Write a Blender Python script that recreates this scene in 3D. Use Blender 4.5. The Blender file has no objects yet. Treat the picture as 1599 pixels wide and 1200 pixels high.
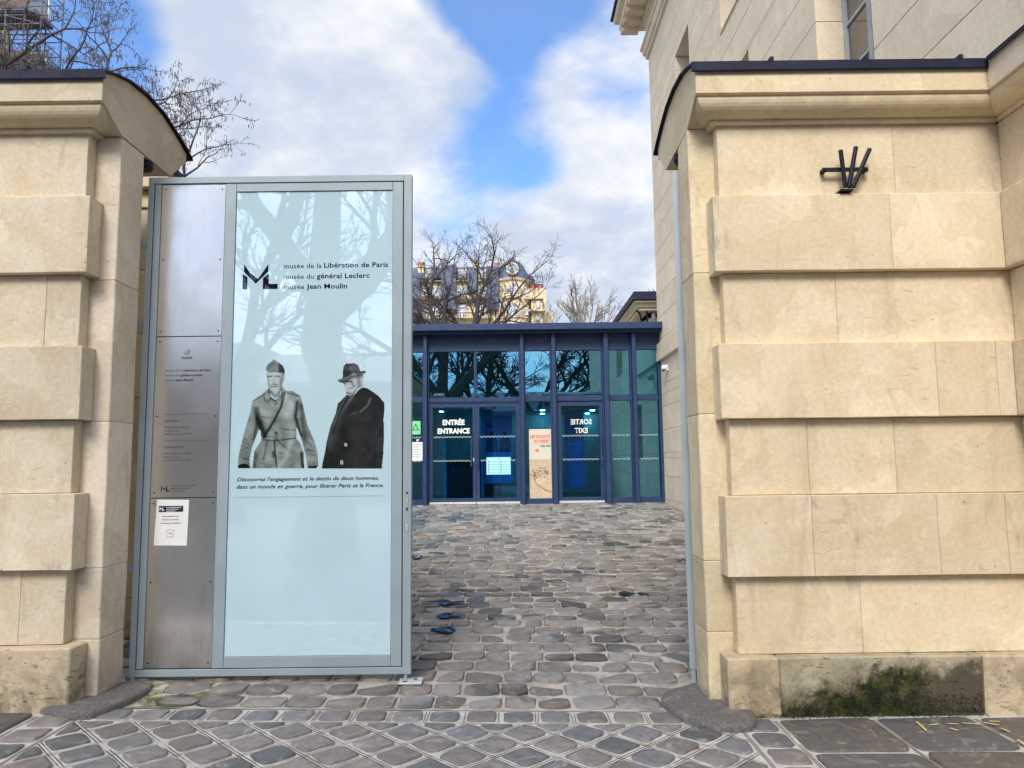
import bpy, bmesh, math, random
import numpy as np
from mathutils import Vector, Matrix, noise as mnoise
rad = math.radians
S = bpy.context.scene
COL = S.collection
# ---------------------------------------------------------------- camera
FPX, PITCH, ROLL, EYE = 1150.0, rad(6.05), rad(0.69), 1.6
r0 = Vector((1, 0, 0)); u0 = Vector((0, -math.sin(PITCH), math.cos(PITCH))); FW = Vector((0, math.cos(PITCH), math.sin(PITCH)))
RT = r0*math.cos(ROLL) - u0*math.sin(ROLL); UP = r0*math.sin(ROLL) + u0*math.cos(ROLL)
cd = bpy.data.cameras.new('camera'); cam = bpy.data.objects.new('camera', cd); COL.objects.link(cam)
m = Matrix((RT, UP, -FW)).transposed().to_4x4(); m.translation = Vector((0, 0, EYE)); cam.matrix_world = m
cd.sensor_width = 36; cd.lens = 36*FPX/1599; cd.clip_start = .05; cd.clip_end = 2000
S.camera = cam
# ---------------------------------------------------------------- exposure
S.view_settings.view_transform = 'Standard'; S.view_settings.look = 'None'
S.view_settings.gamma = 1; S.view_settings.use_curve_mapping = False
S.view_settings.exposure = 0.50
# ---------------------------------------------------------------- sun
SUN_EL, SUN_AZ = 42, 192          # azimuth clockwise from +Y (north)
sd = bpy.data.lights.new('sun', 'SUN'); sd.energy = 3.1; sd.angle = rad(24); sd.color = (1, .94, .84)
so = bpy.data.objects.new('sun', sd); COL.objects.link(so); so.location = (0, -5, 20)
v = Vector((math.sin(rad(SUN_AZ))*math.cos(rad(SUN_EL)), math.cos(rad(SUN_AZ))*math.cos(rad(SUN_EL)), math.sin(rad(SUN_EL))))
so.rotation_euler = v.to_track_quat('Z', 'Y').to_euler()

def at(x, y, Y):                  # a pixel of the photograph on the vertical plane Y
    d = FW + RT*((x-799.5)/FPX) - UP*((y-600)/FPX); return Vector((0, 0, EYE)) + d*(Y/d.y)
def atX(x, y, X):
    d = FW + RT*((x-799.5)/FPX) - UP*((y-600)/FPX); return Vector((0, 0, EYE)) + d*(X/d.x)
def atZ(x, y, Z):
    d = FW + RT*((x-799.5)/FPX) - UP*((y-600)/FPX); return Vector((0, 0, EYE)) + d*((Z-EYE)/d.z)

# ---------------------------------------------------------------- node helper
class NT:
    def __init__(s, tree): s.t = tree; s.n = tree.nodes; s.l = tree.links
    def node(s, typ, **k):
        nd = s.n.new(typ)
        for a, b in k.items():
            if a == 'ins':
                for i, v_ in b.items(): s.set(nd.inputs[i], v_)
            else: setattr(nd, a, b)
        return nd
    def set(s, inp, v_):
        if isinstance(v_, bpy.types.NodeSocket): s.l.new(v_, inp)
        elif isinstance(v_, bpy.types.Node): s.l.new(v_.outputs[0], inp)
        else:
            if hasattr(inp, 'default_value'):
                dv = inp.default_value
                if hasattr(dv, '__len__') and len(dv) == 4 and len(v_) == 3: v_ = (*v_, 1)
                inp.default_value = v_
    def math(s, op, a, b=0, c=0, clamp=False):
        nd = s.n.new('ShaderNodeMath'); nd.operation = op; nd.use_clamp = clamp
        s.set(nd.inputs[0], a); s.set(nd.inputs[1], b); s.set(nd.inputs[2], c); return nd.outputs[0]
    def vmath(s, op, a, b=(0, 0, 0)):
        nd = s.n.new('ShaderNodeVectorMath'); nd.operation = op; s.set(nd.inputs[0], a)
        if op == 'SCALE': s.set(nd.inputs['Scale'], b)
        else: s.set(nd.inputs[1], b)
        return nd.outputs['Value'] if op in ('DOT_PRODUCT', 'LENGTH') else nd.outputs[0]
    def mix(s, f, a, b, bt='MIX'):
        nd = s.n.new('ShaderNodeMix'); nd.data_type = 'RGBA'; nd.blend_type = bt
        s.set(nd.inputs[0], f); s.set(nd.inputs[6], a); s.set(nd.inputs[7], b); return nd.outputs[2]
    def noise(s, vec, scale, detail=4, rough=.6, dist=0):
        nd = s.n.new('ShaderNodeTexNoise'); s.set(nd.inputs['Vector'], vec); s.set(nd.inputs['Scale'], scale)
        s.set(nd.inputs['Detail'], detail); s.set(nd.inputs['Roughness'], rough); s.set(nd.inputs['Distortion'], dist); return nd.outputs[0]
    def ramp(s, v_, lo, hi, a=0, b=1, smooth=True):
        nd = s.n.new('ShaderNodeMapRange'); nd.interpolation_type = 'SMOOTHSTEP' if smooth else 'LINEAR'
        s.set(nd.inputs[0], v_); s.set(nd.inputs[1], lo); s.set(nd.inputs[2], hi); s.set(nd.inputs[3], a); s.set(nd.inputs[4], b); return nd.outputs[0]
    def bump(s, h, strength=.3, dist=.01, normal=None):
        nd = s.n.new('ShaderNodeBump'); s.set(nd.inputs['Height'], h); s.set(nd.inputs['Strength'], strength); s.set(nd.inputs['Distance'], dist)
        if normal: s.set(nd.inputs['Normal'], normal)
        return nd.outputs[0]

# ---------------------------------------------------------------- sky and clouds
W = bpy.data.worlds.new('World'); S.world = W; W.use_nodes = True
nt = NT(W.node_tree); nt.n.clear()
sky = nt.node('ShaderNodeTexSky', sky_type='NISHITA', sun_disc=False, sun_elevation=rad(SUN_EL), sun_rotation=rad(SUN_AZ), air_density=1.0, dust_density=.4, ozone_density=2.0)
dirv = nt.vmath('NORMALIZE', nt.node('ShaderNodeTexCoord').outputs['Generated'])
sep = nt.node('ShaderNodeSeparateXYZ', ins={0: dirv})
zz = nt.math('ADD', nt.math('MAXIMUM', sep.outputs[2], 0), .28)
pv = nt.node('ShaderNodeCombineXYZ', ins={0: nt.math('DIVIDE', sep.outputs[0], zz), 1: nt.math('DIVIDE', sep.outputs[1], zz), 2: 3.7})
n1 = nt.noise(pv, 1.5, 7, .55, .3)
n2 = nt.noise(pv, 4.2, 8, .6, .2)
mask = nt.math('ADD', nt.math('MULTIPLY', n1, .70), nt.math('MULTIPLY', n2, .44)); mask = nt.math('SUBTRACT', mask, .02)
def blob(px, py, size, amt, mk):
    d = at(px, py, 10) - Vector((0, 0, EYE)); d.normalize()
    dt = nt.vmath('DOT_PRODUCT', dirv, tuple(d))
    return nt.math('ADD', mk, nt.ramp(dt, math.cos(rad(size)), 1, 0, amt))
for b in ((790, -60, 8, -.30), (740, 60, 7, -.19), (830, 160, 10, -.15), (730, 240, 8, -.09), (60, 80, 9, -.34), (1000, 230, 6, -.10), (990, 60, 7, -.12), (880, 330, 6, -.1),
          (500, 120, 14, .20), (700, 110, 5, .17), (930, 140, 8, .12), (900, 400, 9, .22), (980, 290, 7, .15), (500, 260, 8, .12), (1000, 420, 6, .1)):
    mask = blob(*b, mask)
cl = nt.ramp(mask, .33, .60, .10, .98)
hz = nt.ramp(sep.outputs[2], .0, .30, .55, 0)
cl = nt.math('MAXIMUM', cl, hz)
shade = nt.noise(nt.vmath('ADD', pv, (.12, .16, 2)), 2.6, 6, .6, .2)
ccol = nt.mix(nt.ramp(shade, .40, .66), (.60, .68, .82), (1.0, 1.0, 1.0))
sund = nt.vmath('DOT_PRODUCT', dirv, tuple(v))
glow = nt.math('ADD', nt.ramp(sund, math.cos(rad(62)), 1, 0, 1.1), 1)  # extra cloud brightness around the sun, added to lift reflections in steel and glass
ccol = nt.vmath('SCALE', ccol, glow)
bgA = nt.node('ShaderNodeBackground', ins={0: nt.vmath('MULTIPLY', sky.outputs[0], (.62, .95, 1.30)), 1: .15})
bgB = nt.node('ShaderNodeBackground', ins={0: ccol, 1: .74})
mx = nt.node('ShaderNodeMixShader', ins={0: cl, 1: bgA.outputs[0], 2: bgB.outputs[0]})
wo = nt.node('ShaderNodeOutputWorld'); nt.l.new(mx.outputs[0], wo.inputs[0])

# ---------------------------------------------------------------- materials
def newmat(name):
    mt = bpy.data.materials.new(name); mt.use_nodes = True; t = NT(mt.node_tree); t.n.clear()
    out = t.node('ShaderNodeOutputMaterial'); return mt, t, out
def principled(t, out, **k):
    p = t.node('ShaderNodeBsdfPrincipled')
    for a, b in k.items(): t.set(p.inputs[a.replace('_', ' ')], b)
    t.l.new(p.outputs[0], out.inputs[0]); return p
def simple(name, col, rough=.6, metal=0, var=.12, scale=8, bump=0, bscale=60, **k):
    mt, t, out = newmat(name); pos = t.node('ShaderNodeNewGeometry').outputs['Position']
    n = t.noise(pos, scale, 5)
    f = t.ramp(n, .3, .7, 1-var, 1+var)
    c = t.vmath('SCALE', col, f)
    p = principled(t, out, Base_Color=c, Roughness=t.ramp(t.noise(pos, scale*2.3, 3), .3, .7, max(0, rough-.08), min(1, rough+.08)), Metallic=metal, **k)
    if bump: t.set(p.inputs['Normal'], t.bump(t.noise(pos, bscale, 4), bump, .01))
    return mt
M = {}
def stone(name, base, warm, dirt=.5, joints=False, rough_bump=.35, base_z=0.0, var=.10, moss=False, pits=1):
    mt, t, out = newmat(name)
    geo = t.node('ShaderNodeNewGeometry'); pos = geo.outputs['Position']
    oi = t.node('ShaderNodeObjectInfo')
    sp = t.node('ShaderNodeSeparateXYZ', ins={0: pos})
    sh = t.vmath('ADD', pos, t.node('ShaderNodeCombineXYZ', ins={0: t.math('MULTIPLY', oi.outputs['Random'], 37), 1: 0, 2: 0}))
    big = t.noise(pos, 1.1, 5, .6, .6); mid = t.noise(sh, 2.7, 6, .62, .9); fine = t.noise(pos, 30, 6, .7); grain = t.noise(pos, 160, 3, .6)
    c = t.mix(t.ramp(mid, .34, .70), base, warm)
    # pale repaired patches with a crisp edge
    patch = t.ramp(t.noise(sh, 1.5, 4, .5, .3), .545, .56)
    c = t.mix(t.math('MULTIPLY', patch, .42), c, tuple(min(1, x*1.14+.02) for x in base))
    c = t.vmath('SCALE', c, t.ramp(oi.outputs['Random'], 0, 1, 1-var, 1+var*.6, smooth=False))
    c = t.vmath('SCALE', c, t.ramp(fine, .3, .75, .90, 1.06))
    # stains: brown runs stretched vertically
    st = t.noise(t.vmath('MULTIPLY', pos, (3.2, 3.2, .7)), 1.0, 5, .65, .8)
    c = t.mix(t.ramp(st, .52, .76, 0, .36*dirt), c, (.30, .19, .085))
    gs = t.noise(t.vmath('MULTIPLY', sh, (5, 5, 1.6)), 1.0, 6, .7, .5)
    c = t.mix(t.ramp(gs, .58, .75, 0, .55*dirt), c, (.20, .17, .14))
    # splash dirt on the bottom half metre
    lo = t.math('MULTIPLY', t.ramp(t.math('SUBTRACT', sp.outputs[2], base_z), .0, .62, 1, 0), t.ramp(t.noise(pos, 5, 6, .7, .6), .36, .66))
    c = t.mix(t.math('MULTIPLY', lo, .75*dirt), c, (.085, .072, .05))
    # scattered pock marks and scratches along the bedding
    hb_ = t.noise(t.vmath('MULTIPLY', sh, (9, 9, 46)), 1.0, 5, .72, .3)
    hbm = t.math('MULTIPLY', t.ramp(hb_, .60, .68), t.ramp(t.noise(sh, 2.1, 4, .6), .48, .60))
    c = t.mix(t.math('MULTIPLY', hbm, .38*pits), c, (.33, .23, .13))
    vs_ = t.node('ShaderNodeTexVoronoi', ins={'Vector': t.vmath('ADD', sh, (3, 5, 1)), 'Scale': 6.5, 'Randomness': 1.0})
    dot = t.ramp(vs_.outputs['Distance'], .022, .040, 1, 0)
    c = t.mix(t.math('MULTIPLY', dot, .8*pits), c, (.06, .045, .03))
    # pits
    vo = t.node('ShaderNodeTexVoronoi', ins={'Vector': pos, 'Scale': 21.0, 'Randomness': 1.0})
    pit = t.math('MULTIPLY', t.ramp(vo.outputs['Distance'], .035, .085, 1, 0), t.ramp(t.noise(pos, 4, 2), .50, .58))
    c = t.mix(t.math('MULTIPLY', pit, .7*pits), c, (.10, .07, .045))
    if joints:
        c = t.mix(.0, c, c)
    if moss:
        mz = t.math('SUBTRACT', sp.outputs[2], .03)
        mx_ = t.math('MULTIPLY', t.ramp(sp.outputs[0], 1.55, 2.15), t.ramp(sp.outputs[0], 2.86, 2.84, smooth=False))
        edge = t.math('ADD', mz, t.math('MULTIPLY', t.math('SUBTRACT', t.noise(pos, 6, 7, .75, .4), .5), .62))
        lim = t.ramp(sp.outputs[0], 1.5, 2.3, .06, .27)
        mm = t.ramp(t.math('SUBTRACT', lim, edge), -.09, .06)
        mm = t.math('MULTIPLY', mm, t.ramp(sp.outputs[0], 2.88, 2.86, smooth=False))
        mm = t.math('MULTIPLY', mm, t.ramp(sp.outputs[0], 1.50, 1.56))
        mc = t.mix(t.ramp(t.noise(pos, 9, 6, .75), .42, .6), (.016, .016, .009), (.055, .062, .016))
        mc = t.mix(t.ramp(t.noise(pos, 5, 6, .7), .50, .64), mc, (.12, .10, .06))
        mc = t.mix(t.ramp(sp.outputs[0], 2.45, 2.65), mc, (.085, .073, .052))
        c = t.mix(mm, c, mc)
    hgt = t.math('ADD', t.math('MULTIPLY', fine, .6), t.math('MULTIPLY', grain, .25))
    hgt = t.math('ADD', hgt, t.math('MULTIPLY', mid, 1.2))
    hgt = t.math('SUBTRACT', hgt, t.math('MULTIPLY', pit, 1.2*pits))
    hgt = t.math('SUBTRACT', hgt, t.math('MULTIPLY', t.math('ADD', hbm, dot), 1.3*pits))
    bevel = t.node('ShaderNodeBevel', samples=3, ins={0: .006})
    principled(t, out, Base_Color=c, Roughness=.9, Specular_IOR_Level=.25, Normal=t.bump(hgt, rough_bump, .012, bevel.outputs[0]))
    return mt
M['lime'] = stone('limestone_right', (.71, .605, .445), (.66, .535, .36), .8)
M['limeL'] = stone('limestone_left', (.65, .565, .445), (.59, .485, .345), .85, rough_bump=.5)
M['jamb'] = stone('jamb_stone', (.70, .61, .50), (.62, .52, .41), .6, rough_bump=.4)
M['plinth'] = stone('plinth_stone', (.60, .50, .36), (.52, .42, .28), 1.2, rough_bump=.9)
M['mossy'] = stone('mossy_plinth_stone', (.46, .41, .30), (.38, .33, .23), 1.0, rough_bump=.9, moss=True)
M['cornice'] = stone('cornice_stone', (.66, .56, .395), (.60, .49, .32), .5, rough_bump=.2)
M['ashlar'] = stone('museum_ashlar', (.80, .69, .525), (.76, .64, .48), .2, rough_bump=.14, base_z=.6, var=.05, pits=.4)
M['ashlar2'] = stone('far_ashlar', (.62, .52, .36), (.54, .43, .28), .4, rough_bump=.1, var=.06, pits=0)
M['mortar'] = simple('joint_mortar', (.52, .42, .28), .95)
M['darkjoint'] = simple('dark_joint', (.20, .15, .10), .95)
M['zinc'] = simple('zinc_sheet', (.012, .013, .036), .6, 0, .25, 6, .12, 30, Specular_IOR_Level=.22)
M['slate'] = simple('slate', (.075, .095, .17), .55, 0, .3, 3, .3, 14)
M['iron'] = simple('dark_iron', (.012, .012, .020), .5, .5, .2, 30)
M['gate'] = simple('grey_gate_paint', (.315, .38, .42), .42, .1, .06, 3)
M['gatedark'] = simple('gate_rebate_shadow_gap', (.03, .035, .04), .7)
M['navy'] = simple('navy_lacquered_metal', (.019, .041, .108), .42, 0, .12, 5, Specular_IOR_Level=.35)
M['white'] = simple('white_plastic', (.78, .78, .78), .4, 0, .03)
M['paper'] = simple('white_paper', (.80, .80, .80), .7, 0, .02)
M['ink'] = simple('black_ink', (.014, .016, .022), .45, 0, .05)
M['inkgrey'] = simple('etched_grey_ink', (.055, .052, .050), .6, 0, .05)
M['whiteink'] = simple('white_vinyl', (.88, .90, .90), .5, 0, .02)
M['tealink'] = simple('pale_frosted_vinyl', (.62, .74, .72), .5, 0, .05)
M['orange'] = simple('orange_ink', (.74, .075, .01), .7, 0, .03)
M['kick'] = simple('brushed_threshold', (.72, .72, .70), .3, .4, .05)
M['greensign'] = simple('green_sign', (.18, .62, .30), .6, 0, .05)
M['road'] = simple('asphalt', (.05, .05, .053), .85, 0, .3, 12, .4, 160)
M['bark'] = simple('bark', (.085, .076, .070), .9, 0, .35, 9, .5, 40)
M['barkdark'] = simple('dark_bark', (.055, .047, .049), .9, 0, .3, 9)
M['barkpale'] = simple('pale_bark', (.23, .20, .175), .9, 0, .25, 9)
M['pod'] = simple('seed_pod', (.055, .048, .05), .8, 0, .3)
M['render_dark'] = simple('facade_render', (.30, .27, .23), .9, 0, .15, 2)
M['steelpole'] = simple('scaffold_tube', (.14, .15, .22), .5, .6, .2)
M['timber'] = simple('scaffold_board', (.10, .07, .065), .8, 0, .3)
M['interior'] = simple('interior_wall', (.42, .56, .60), .7)
M['interiorfloor'] = simple('interior_floor', (.10, .11, .11), .35)
M['ceiling'] = simple('interior_ceiling', (.5, .66, .62), .7)
M['post'] = simple('interior_post_paint', (.55, .72, .72), .5)
M['blueboard'] = simple('blue_banner_fabric', (.12, .52, .85), .7, 0, .06, 2)
M['terracotta'] = simple('terracotta_pot', (.55, .13, .06), .8)
M['pane'] = None

def metal_sheet():
    mt, t, out = newmat('brushed_stainless_sheet'); pos = t.node('ShaderNodeNewGeometry').outputs['Position']
    br = t.noise(t.vmath('MULTIPLY', pos, (420, 1, 2.5)), 1, 3, .6)
    sm = t.noise(pos, 3.2, 3, .5, .2); sp = t.node('ShaderNodeSeparateXYZ', ins={0: pos})
    c = t.mix(t.ramp(sm, .35, .7), (.86, .85, .84), (.78, .77, .76))
    c = t.vmath('SCALE', c, t.ramp(br, .3, .7, .95, 1.04))
    dr = t.math('MULTIPLY', t.ramp(sp.outputs[2], .25, 1.3, 1, 0), t.ramp(t.noise(t.vmath('MULTIPLY', pos, (9, 1, 1.6)), 1, 5, .7), .40, .62))
    c = t.mix(t.math('MULTIPLY', dr, .45), c, (.40, .38, .36))
    p = principled(t, out, Base_Color=c, Metallic=.95, Roughness=t.ramp(sm, .3, .7, .17, .23), Normal=t.bump(br, .04, .001))
    t.set(p.inputs['Anisotropic'], .3); return mt
M['sheet'] = metal_sheet()

def glassy(name, body, refl, tint_gloss=(1, 1, 1), rough=.01, transp=None):
    """glass: either clear (transp colour) or backed by a pale sheet (body colour), with a Fresnel-weighted mirror on top"""
    mt, t, out = newmat(name); pos = t.node('ShaderNodeNewGeometry').outputs['Position']
    if transp: a = t.node('ShaderNodeBsdfTransparent', ins={0: (*transp, 1)}).outputs[0]
    else:
        n = t.noise(pos, 2.2, 4); c = t.vmath('SCALE', body, t.ramp(n, .3, .7, .97, 1.03))
        sp_ = t.noise(pos, 120, 2, .5); c = t.mix(t.ramp(sp_, .76, .80, 0, .4), c, (.12, .13, .14))
        a = t.node('ShaderNodeBsdfDiffuse', ins={0: c}).outputs[0]
    wob = t.bump(t.noise(pos, 1.3, 2), .02, .02)
    g = t.node('ShaderNodeBsdfGlossy', ins={0: (*tint_gloss, 1), 1: rough, 'Normal': wob})
    lw = t.node('ShaderNodeFresnel', ins={0: 1.5})
    f = t.math('ADD', t.math('MULTIPLY', lw.outputs[0], .9), refl-.04, clamp=True)
    mx_ = t.node('ShaderNodeMixShader', ins={0: f, 1: a, 2: g.outputs[0]}); t.l.new(mx_.outputs[0], out.inputs[0]); return mt
M['poster'] = glassy('backed_glass_poster', (.56, .75, .84), .21, (.86, .93, 1))
M['cglass'] = glassy('solar_tinted_glass', None, .42, (.30, .76, 1.0), .008, (.08, .40, .50))
M['dglass'] = glassy('door_tinted_glass', None, .15, (.35, .75, 1.0), .008, (.30, .72, .95))
M['winglass'] = glassy('dark_window_glass', (.035, .04, .045), .16)
M['farglass'] = glassy('far_window_glass', (.16, .20, .25), .28)
M['puddle'] = glassy('puddle_water', (.03, .03, .035), .24, (.5, .54, .68), .04)

def vcol(name, rough=.5, gloss=0.0):
    mt, t, out = newmat(name); a = t.node('ShaderNodeAttribute', attribute_name='Col')
    if not gloss: principled(t, out, Base_Color=a.outputs['Color'], Roughness=rough); return mt
    d = t.node('ShaderNodeBsdfDiffuse', ins={0: a.outputs['Color']}); g = t.node('ShaderNodeBsdfGlossy', ins={0: (.86, .93, 1, 1), 1: .01})
    mx_ = t.node('ShaderNodeMixShader', ins={0: gloss, 1: d.outputs[0], 2: g.outputs[0]}); t.l.new(mx_.outputs[0], out.inputs[0]); return mt
M['print'] = vcol('printed_photograph', gloss=.10); M['printflat'] = vcol('printed_poster', .6)
def inkgloss():
    mt, t, out = newmat('printed_black_under_glass'); d = t.node('ShaderNodeBsdfDiffuse', ins={0: (.008, .010, .02, 1)}); g = t.node('ShaderNodeBsdfGlossy', ins={0: (.86, .93, 1, 1), 1: .01})
    mx_ = t.node('ShaderNodeMixShader', ins={0: .07, 1: d.outputs[0], 2: g.outputs[0]}); t.l.new(mx_.outputs[0], out.inputs[0]); return mt
M['inkglass'] = inkgloss()

def cobble_mat(name, a, b, c3, wet=True):
    mt, t, out = newmat(name); geo = t.node('ShaderNodeNewGeometry'); pos = geo.outputs['Position']; oi = t.node('ShaderNodeObjectInfo')
    rnd = t.math('FRACT', t.math('ADD', oi.outputs['Random'], geo.outputs['Random Per Island']))
    sh = t.vmath('ADD', pos, t.node('ShaderNodeCombineXYZ', ins={0: t.math('MULTIPLY', rnd, 31), 1: 0, 2: 0}))
    c = t.mix(t.ramp(rnd, 0, .7), a, b); c = t.mix(t.ramp(t.math('FRACT', t.math('MULTIPLY', rnd, 7.3)), .72, .95), c, c3)
    c = t.vmath('SCALE', c, t.ramp(t.math('FRACT', t.math('MULTIPLY', rnd, 13.1)), 0, 1, .74, 1.16, smooth=False))
    n = t.noise(sh, 13, 6, .7, .5); c = t.vmath('SCALE', c, t.ramp(n, .3, .7, .78, 1.16))
    fn = t.noise(sh, 90, 3, .6); c = t.vmath('SCALE', c, t.ramp(fn, .3, .7, .92, 1.07))
    c = t.mix(t.ramp(t.noise(sh, 7, 6, .75, 1.2), .52, .70, 0, .6), c, (.40, .375, .34))
    rg = .62
    if wet:
        w = t.noise(pos, .9, 5, .62, .6); w2 = t.math('FRACT', t.math('MULTIPLY', rnd, 29.7))
        wm = t.ramp(t.math('ADD', w, t.math('MULTIPLY', w2, .22)), .66, .74)
        c = t.vmath('SCALE', c, t.ramp(wm, 0, 1, 1, .42)); rg = t.ramp(wm, 0, 1, .60, .36)
    p = principled(t, out, Base_Color=c, Roughness=rg, Normal=t.bump(t.math('ADD', t.math('ADD', n, t.math('MULTIPLY', t.noise(sh, 34, 5, .7, .8), .5)), t.math('MULTIPLY', fn, .3)), .85, .010)); return mt
M['cobble'] = cobble_mat('granite_cobble', (.245, .235, .235), (.225, .20, .185), (.165, .145, .13))
M['sett'] = cobble_mat('dark_sett', (.15, .155, .17), (.20, .175, .17), (.11, .115, .125), wet=False)
M['slab'] = cobble_mat('dark_bitumen_slab', (.105, .105, .11), (.12, .105, .10), (.095, .10, .105), wet=False)
def guard_mat():
    mt, t, out = newmat('worn_dark_granite'); pos = t.node('ShaderNodeNewGeometry').outputs['Position']
    n = t.noise(pos, 60, 6, .75); b = t.noise(pos, 6, 5, .7, .4)
    c = t.mix(t.ramp(n, .35, .68), (.07, .065, .065), (.16, .15, .145)); c = t.mix(t.ramp(b, .52, .70, 0, .5), c, (.28, .265, .245))
    principled(t, out, Base_Color=c, Roughness=.8, Normal=t.bump(n, .5, .006)); return mt
M['guard'] = guard_mat()
def mortar_ground(name, groove):
    mt, t, out = newmat(name); pos = t.node('ShaderNodeNewGeometry').outputs['Position']; sp = t.node('ShaderNodeSeparateXYZ', ins={0: pos})
    n = t.noise(pos, 7, 6, .7, .6); f = t.noise(pos, 120, 4, .7)
    if groove:
        c = t.mix(t.ramp(n, .35, .7), (.50, .49, .47), (.37, .35, .33))
        K = .7071/DS; DK = None
        for sgn in (1, -1):
            u = t.math('MULTIPLY', t.math('ADD', t.math('SUBTRACT', sp.outputs[0], DX0), t.math('MULTIPLY', t.math('SUBTRACT', sp.outputs[1], DY0), sgn)), K)
            u = t.math('ADD', u, t.math('MULTIPLY', t.math('SUBTRACT', t.noise(pos, 9, 3), .5), .03))
            fr = t.math('ABSOLUTE', t.math('SUBTRACT', t.math('ABSOLUTE', t.math('SUBTRACT', t.math('FRACT', u), .5)), .462))
            ln = t.ramp(fr, .009, .020, 1, 0); DK = ln if DK is None else t.math('MAXIMUM', DK, ln)
        DK = t.math('MULTIPLY', DK, t.ramp(t.noise(pos, 5, 4, .7), .36, .5, .25, 1))
        inside = t.math('MULTIPLY', t.math('LESS_THAN', sp.outputs[1], BY0-.01), t.math('MULTIPLY', t.math('GREATER_THAN', sp.outputs[0], BXL+.01), t.math('LESS_THAN', sp.outputs[0], BXR-.01)))
        DK = t.math('MULTIPLY', DK, inside)
        c = t.mix(t.math('MULTIPLY', DK, .95), c, (.05, .035, .025)); hg = t.math('SUBTRACT', t.math('MULTIPLY', f, .3), DK)
    else:
        c = t.mix(t.ramp(n, .38, .66), (.43, .40, .36), (.25, .23, .205)); c = t.mix(t.ramp(t.noise(pos, 1.6, 5, .7), .5, .68), c, (.46, .43, .37)); hg = f
        c = t.mix(t.ramp(t.noise(pos, 3.0, 5, .7), .55, .66, 0, .6), c, (.10, .09, .08))
        mg = t.math('MULTIPLY', t.ramp(t.vmath('LENGTH', t.vmath('SUBTRACT', pos, (-2.25, 5.05, .1))), .1, .55, 1, 0), t.ramp(n, .4, .55)); c = t.mix(mg, c, (.09, .10, .02))
    principled(t, out, Base_Color=c, Roughness=.85, Normal=t.bump(hg, .7, .006)); return mt

# ---------------------------------------------------------------- mesh helpers
class MB:
    def __init__(s): s.v = []; s.f = []
    def add(s, vs, fs):
        o = len(s.v); s.v += [tuple(p) for p in vs]; s.f += [tuple(i+o for i in f) for f in fs]; return s
    def box(s, x0, x1, y0, y1, z0, z1, M4=None):
        vs = [(x, y, z) for x in (x0, x1) for y in (y0, y1) for z in (z0, z1)]
        if M4: vs = [M4 @ Vector(p) for p in vs]
        return s.add(vs, [(0, 1, 3, 2), (4, 6, 7, 5), (0, 4, 5, 1), (2, 3, 7, 6), (0, 2, 6, 4), (1, 5, 7, 3)])
    def prism(s, poly, fn0, fn1):          # poly of 2D points mapped to two 3D loops
        n = len(poly); a = [fn0(*p) for p in poly]; b = [fn1(*p) for p in poly]
        return s.add(a+b, [tuple(range(n))[::-1], tuple(range(n, 2*n))] + [(i, (i+1) % n, n+(i+1) % n, n+i) for i in range(n)])
    def tube(s, pts, rs, n=6, cap=True):
        if not hasattr(rs, '__len__'): rs = [rs]*len(pts)
        pts = [Vector(p) for p in pts]; vs = []; fs = []
        for i, p in enumerate(pts):
            d = (pts[min(i+1, len(pts)-1)] - pts[max(i-1, 0)]); d.normalize()
            a = d.orthogonal() if i == 0 else (a0 - d*a0.dot(d))
            if a.length < 1e-6: a = d.orthogonal()
            a.normalize(); a0 = a; b = d.cross(a)
            vs += [p + (a*math.cos(6.28318*k/n) + b*math.sin(6.28318*k/n))*rs[i] for k in range(n)]
        for i in range(len(pts)-1):
            fs += [(i*n+k, i*n+(k+1) % n, (i+1)*n+(k+1) % n, (i+1)*n+k) for k in range(n)]
        if cap: fs += [tuple(range(n))[::-1], tuple((len(pts)-1)*n+k for k in range(n))]
        return s.add(vs, fs)
    def lathe(s, c, prof, n=16, axis='Z', a0=0, a1=6.283185):
        closed = a1-a0 > 6.2; m_ = n if closed else n+1; vs = []
        for r, h in prof:
            for k in range(m_):
                t_ = a0+(a1-a0)*k/n; x, y = r*math.cos(t_), r*math.sin(t_)
                vs.append((c[0]+x, c[1]+y, c[2]+h) if axis == 'Z' else ((c[0]+x, c[1]+h, c[2]+y) if axis == 'Y' else (c[0]+h, c[1]+x, c[2]+y)))
        fs = []
        for i in range(len(prof)-1):
            for k in range(n):
                k2 = (k+1) % m_ if closed else k+1
                fs.append((i*m_+k, i*m_+k2, (i+1)*m_+k2, (i+1)*m_+k))
        return s.add(vs, fs)
    def mesh(s, name, mat, smooth=False):
        me = bpy.data.meshes.new(name); me.from_pydata(s.v, [], s.f); me.validate()
        if smooth: me.polygons.foreach_set('use_smooth', [True]*len(me.polygons))
        me.materials.append(mat); return me
def recalc(me):
    bm = bmesh.new(); bm.from_mesh(me); bmesh.ops.recalc_face_normals(bm, faces=bm.faces); bm.to_mesh(me); bm.free()
def link(name, me, parent=None, loc=None):
    o = bpy.data.objects.new(name, me); COL.objects.link(o)
    if parent is not None:
        o.parent = parent
        b = world_base(parent)
        if loc is None: o.location = (-b[0], -b[1], -b[2])
    if loc is not None: o.location = loc
    return o
BASE = {}
def world_base(o):
    b = Vector((0, 0, 0))
    while o: b += Vector(o.location); o = o.parent
    return b
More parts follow.
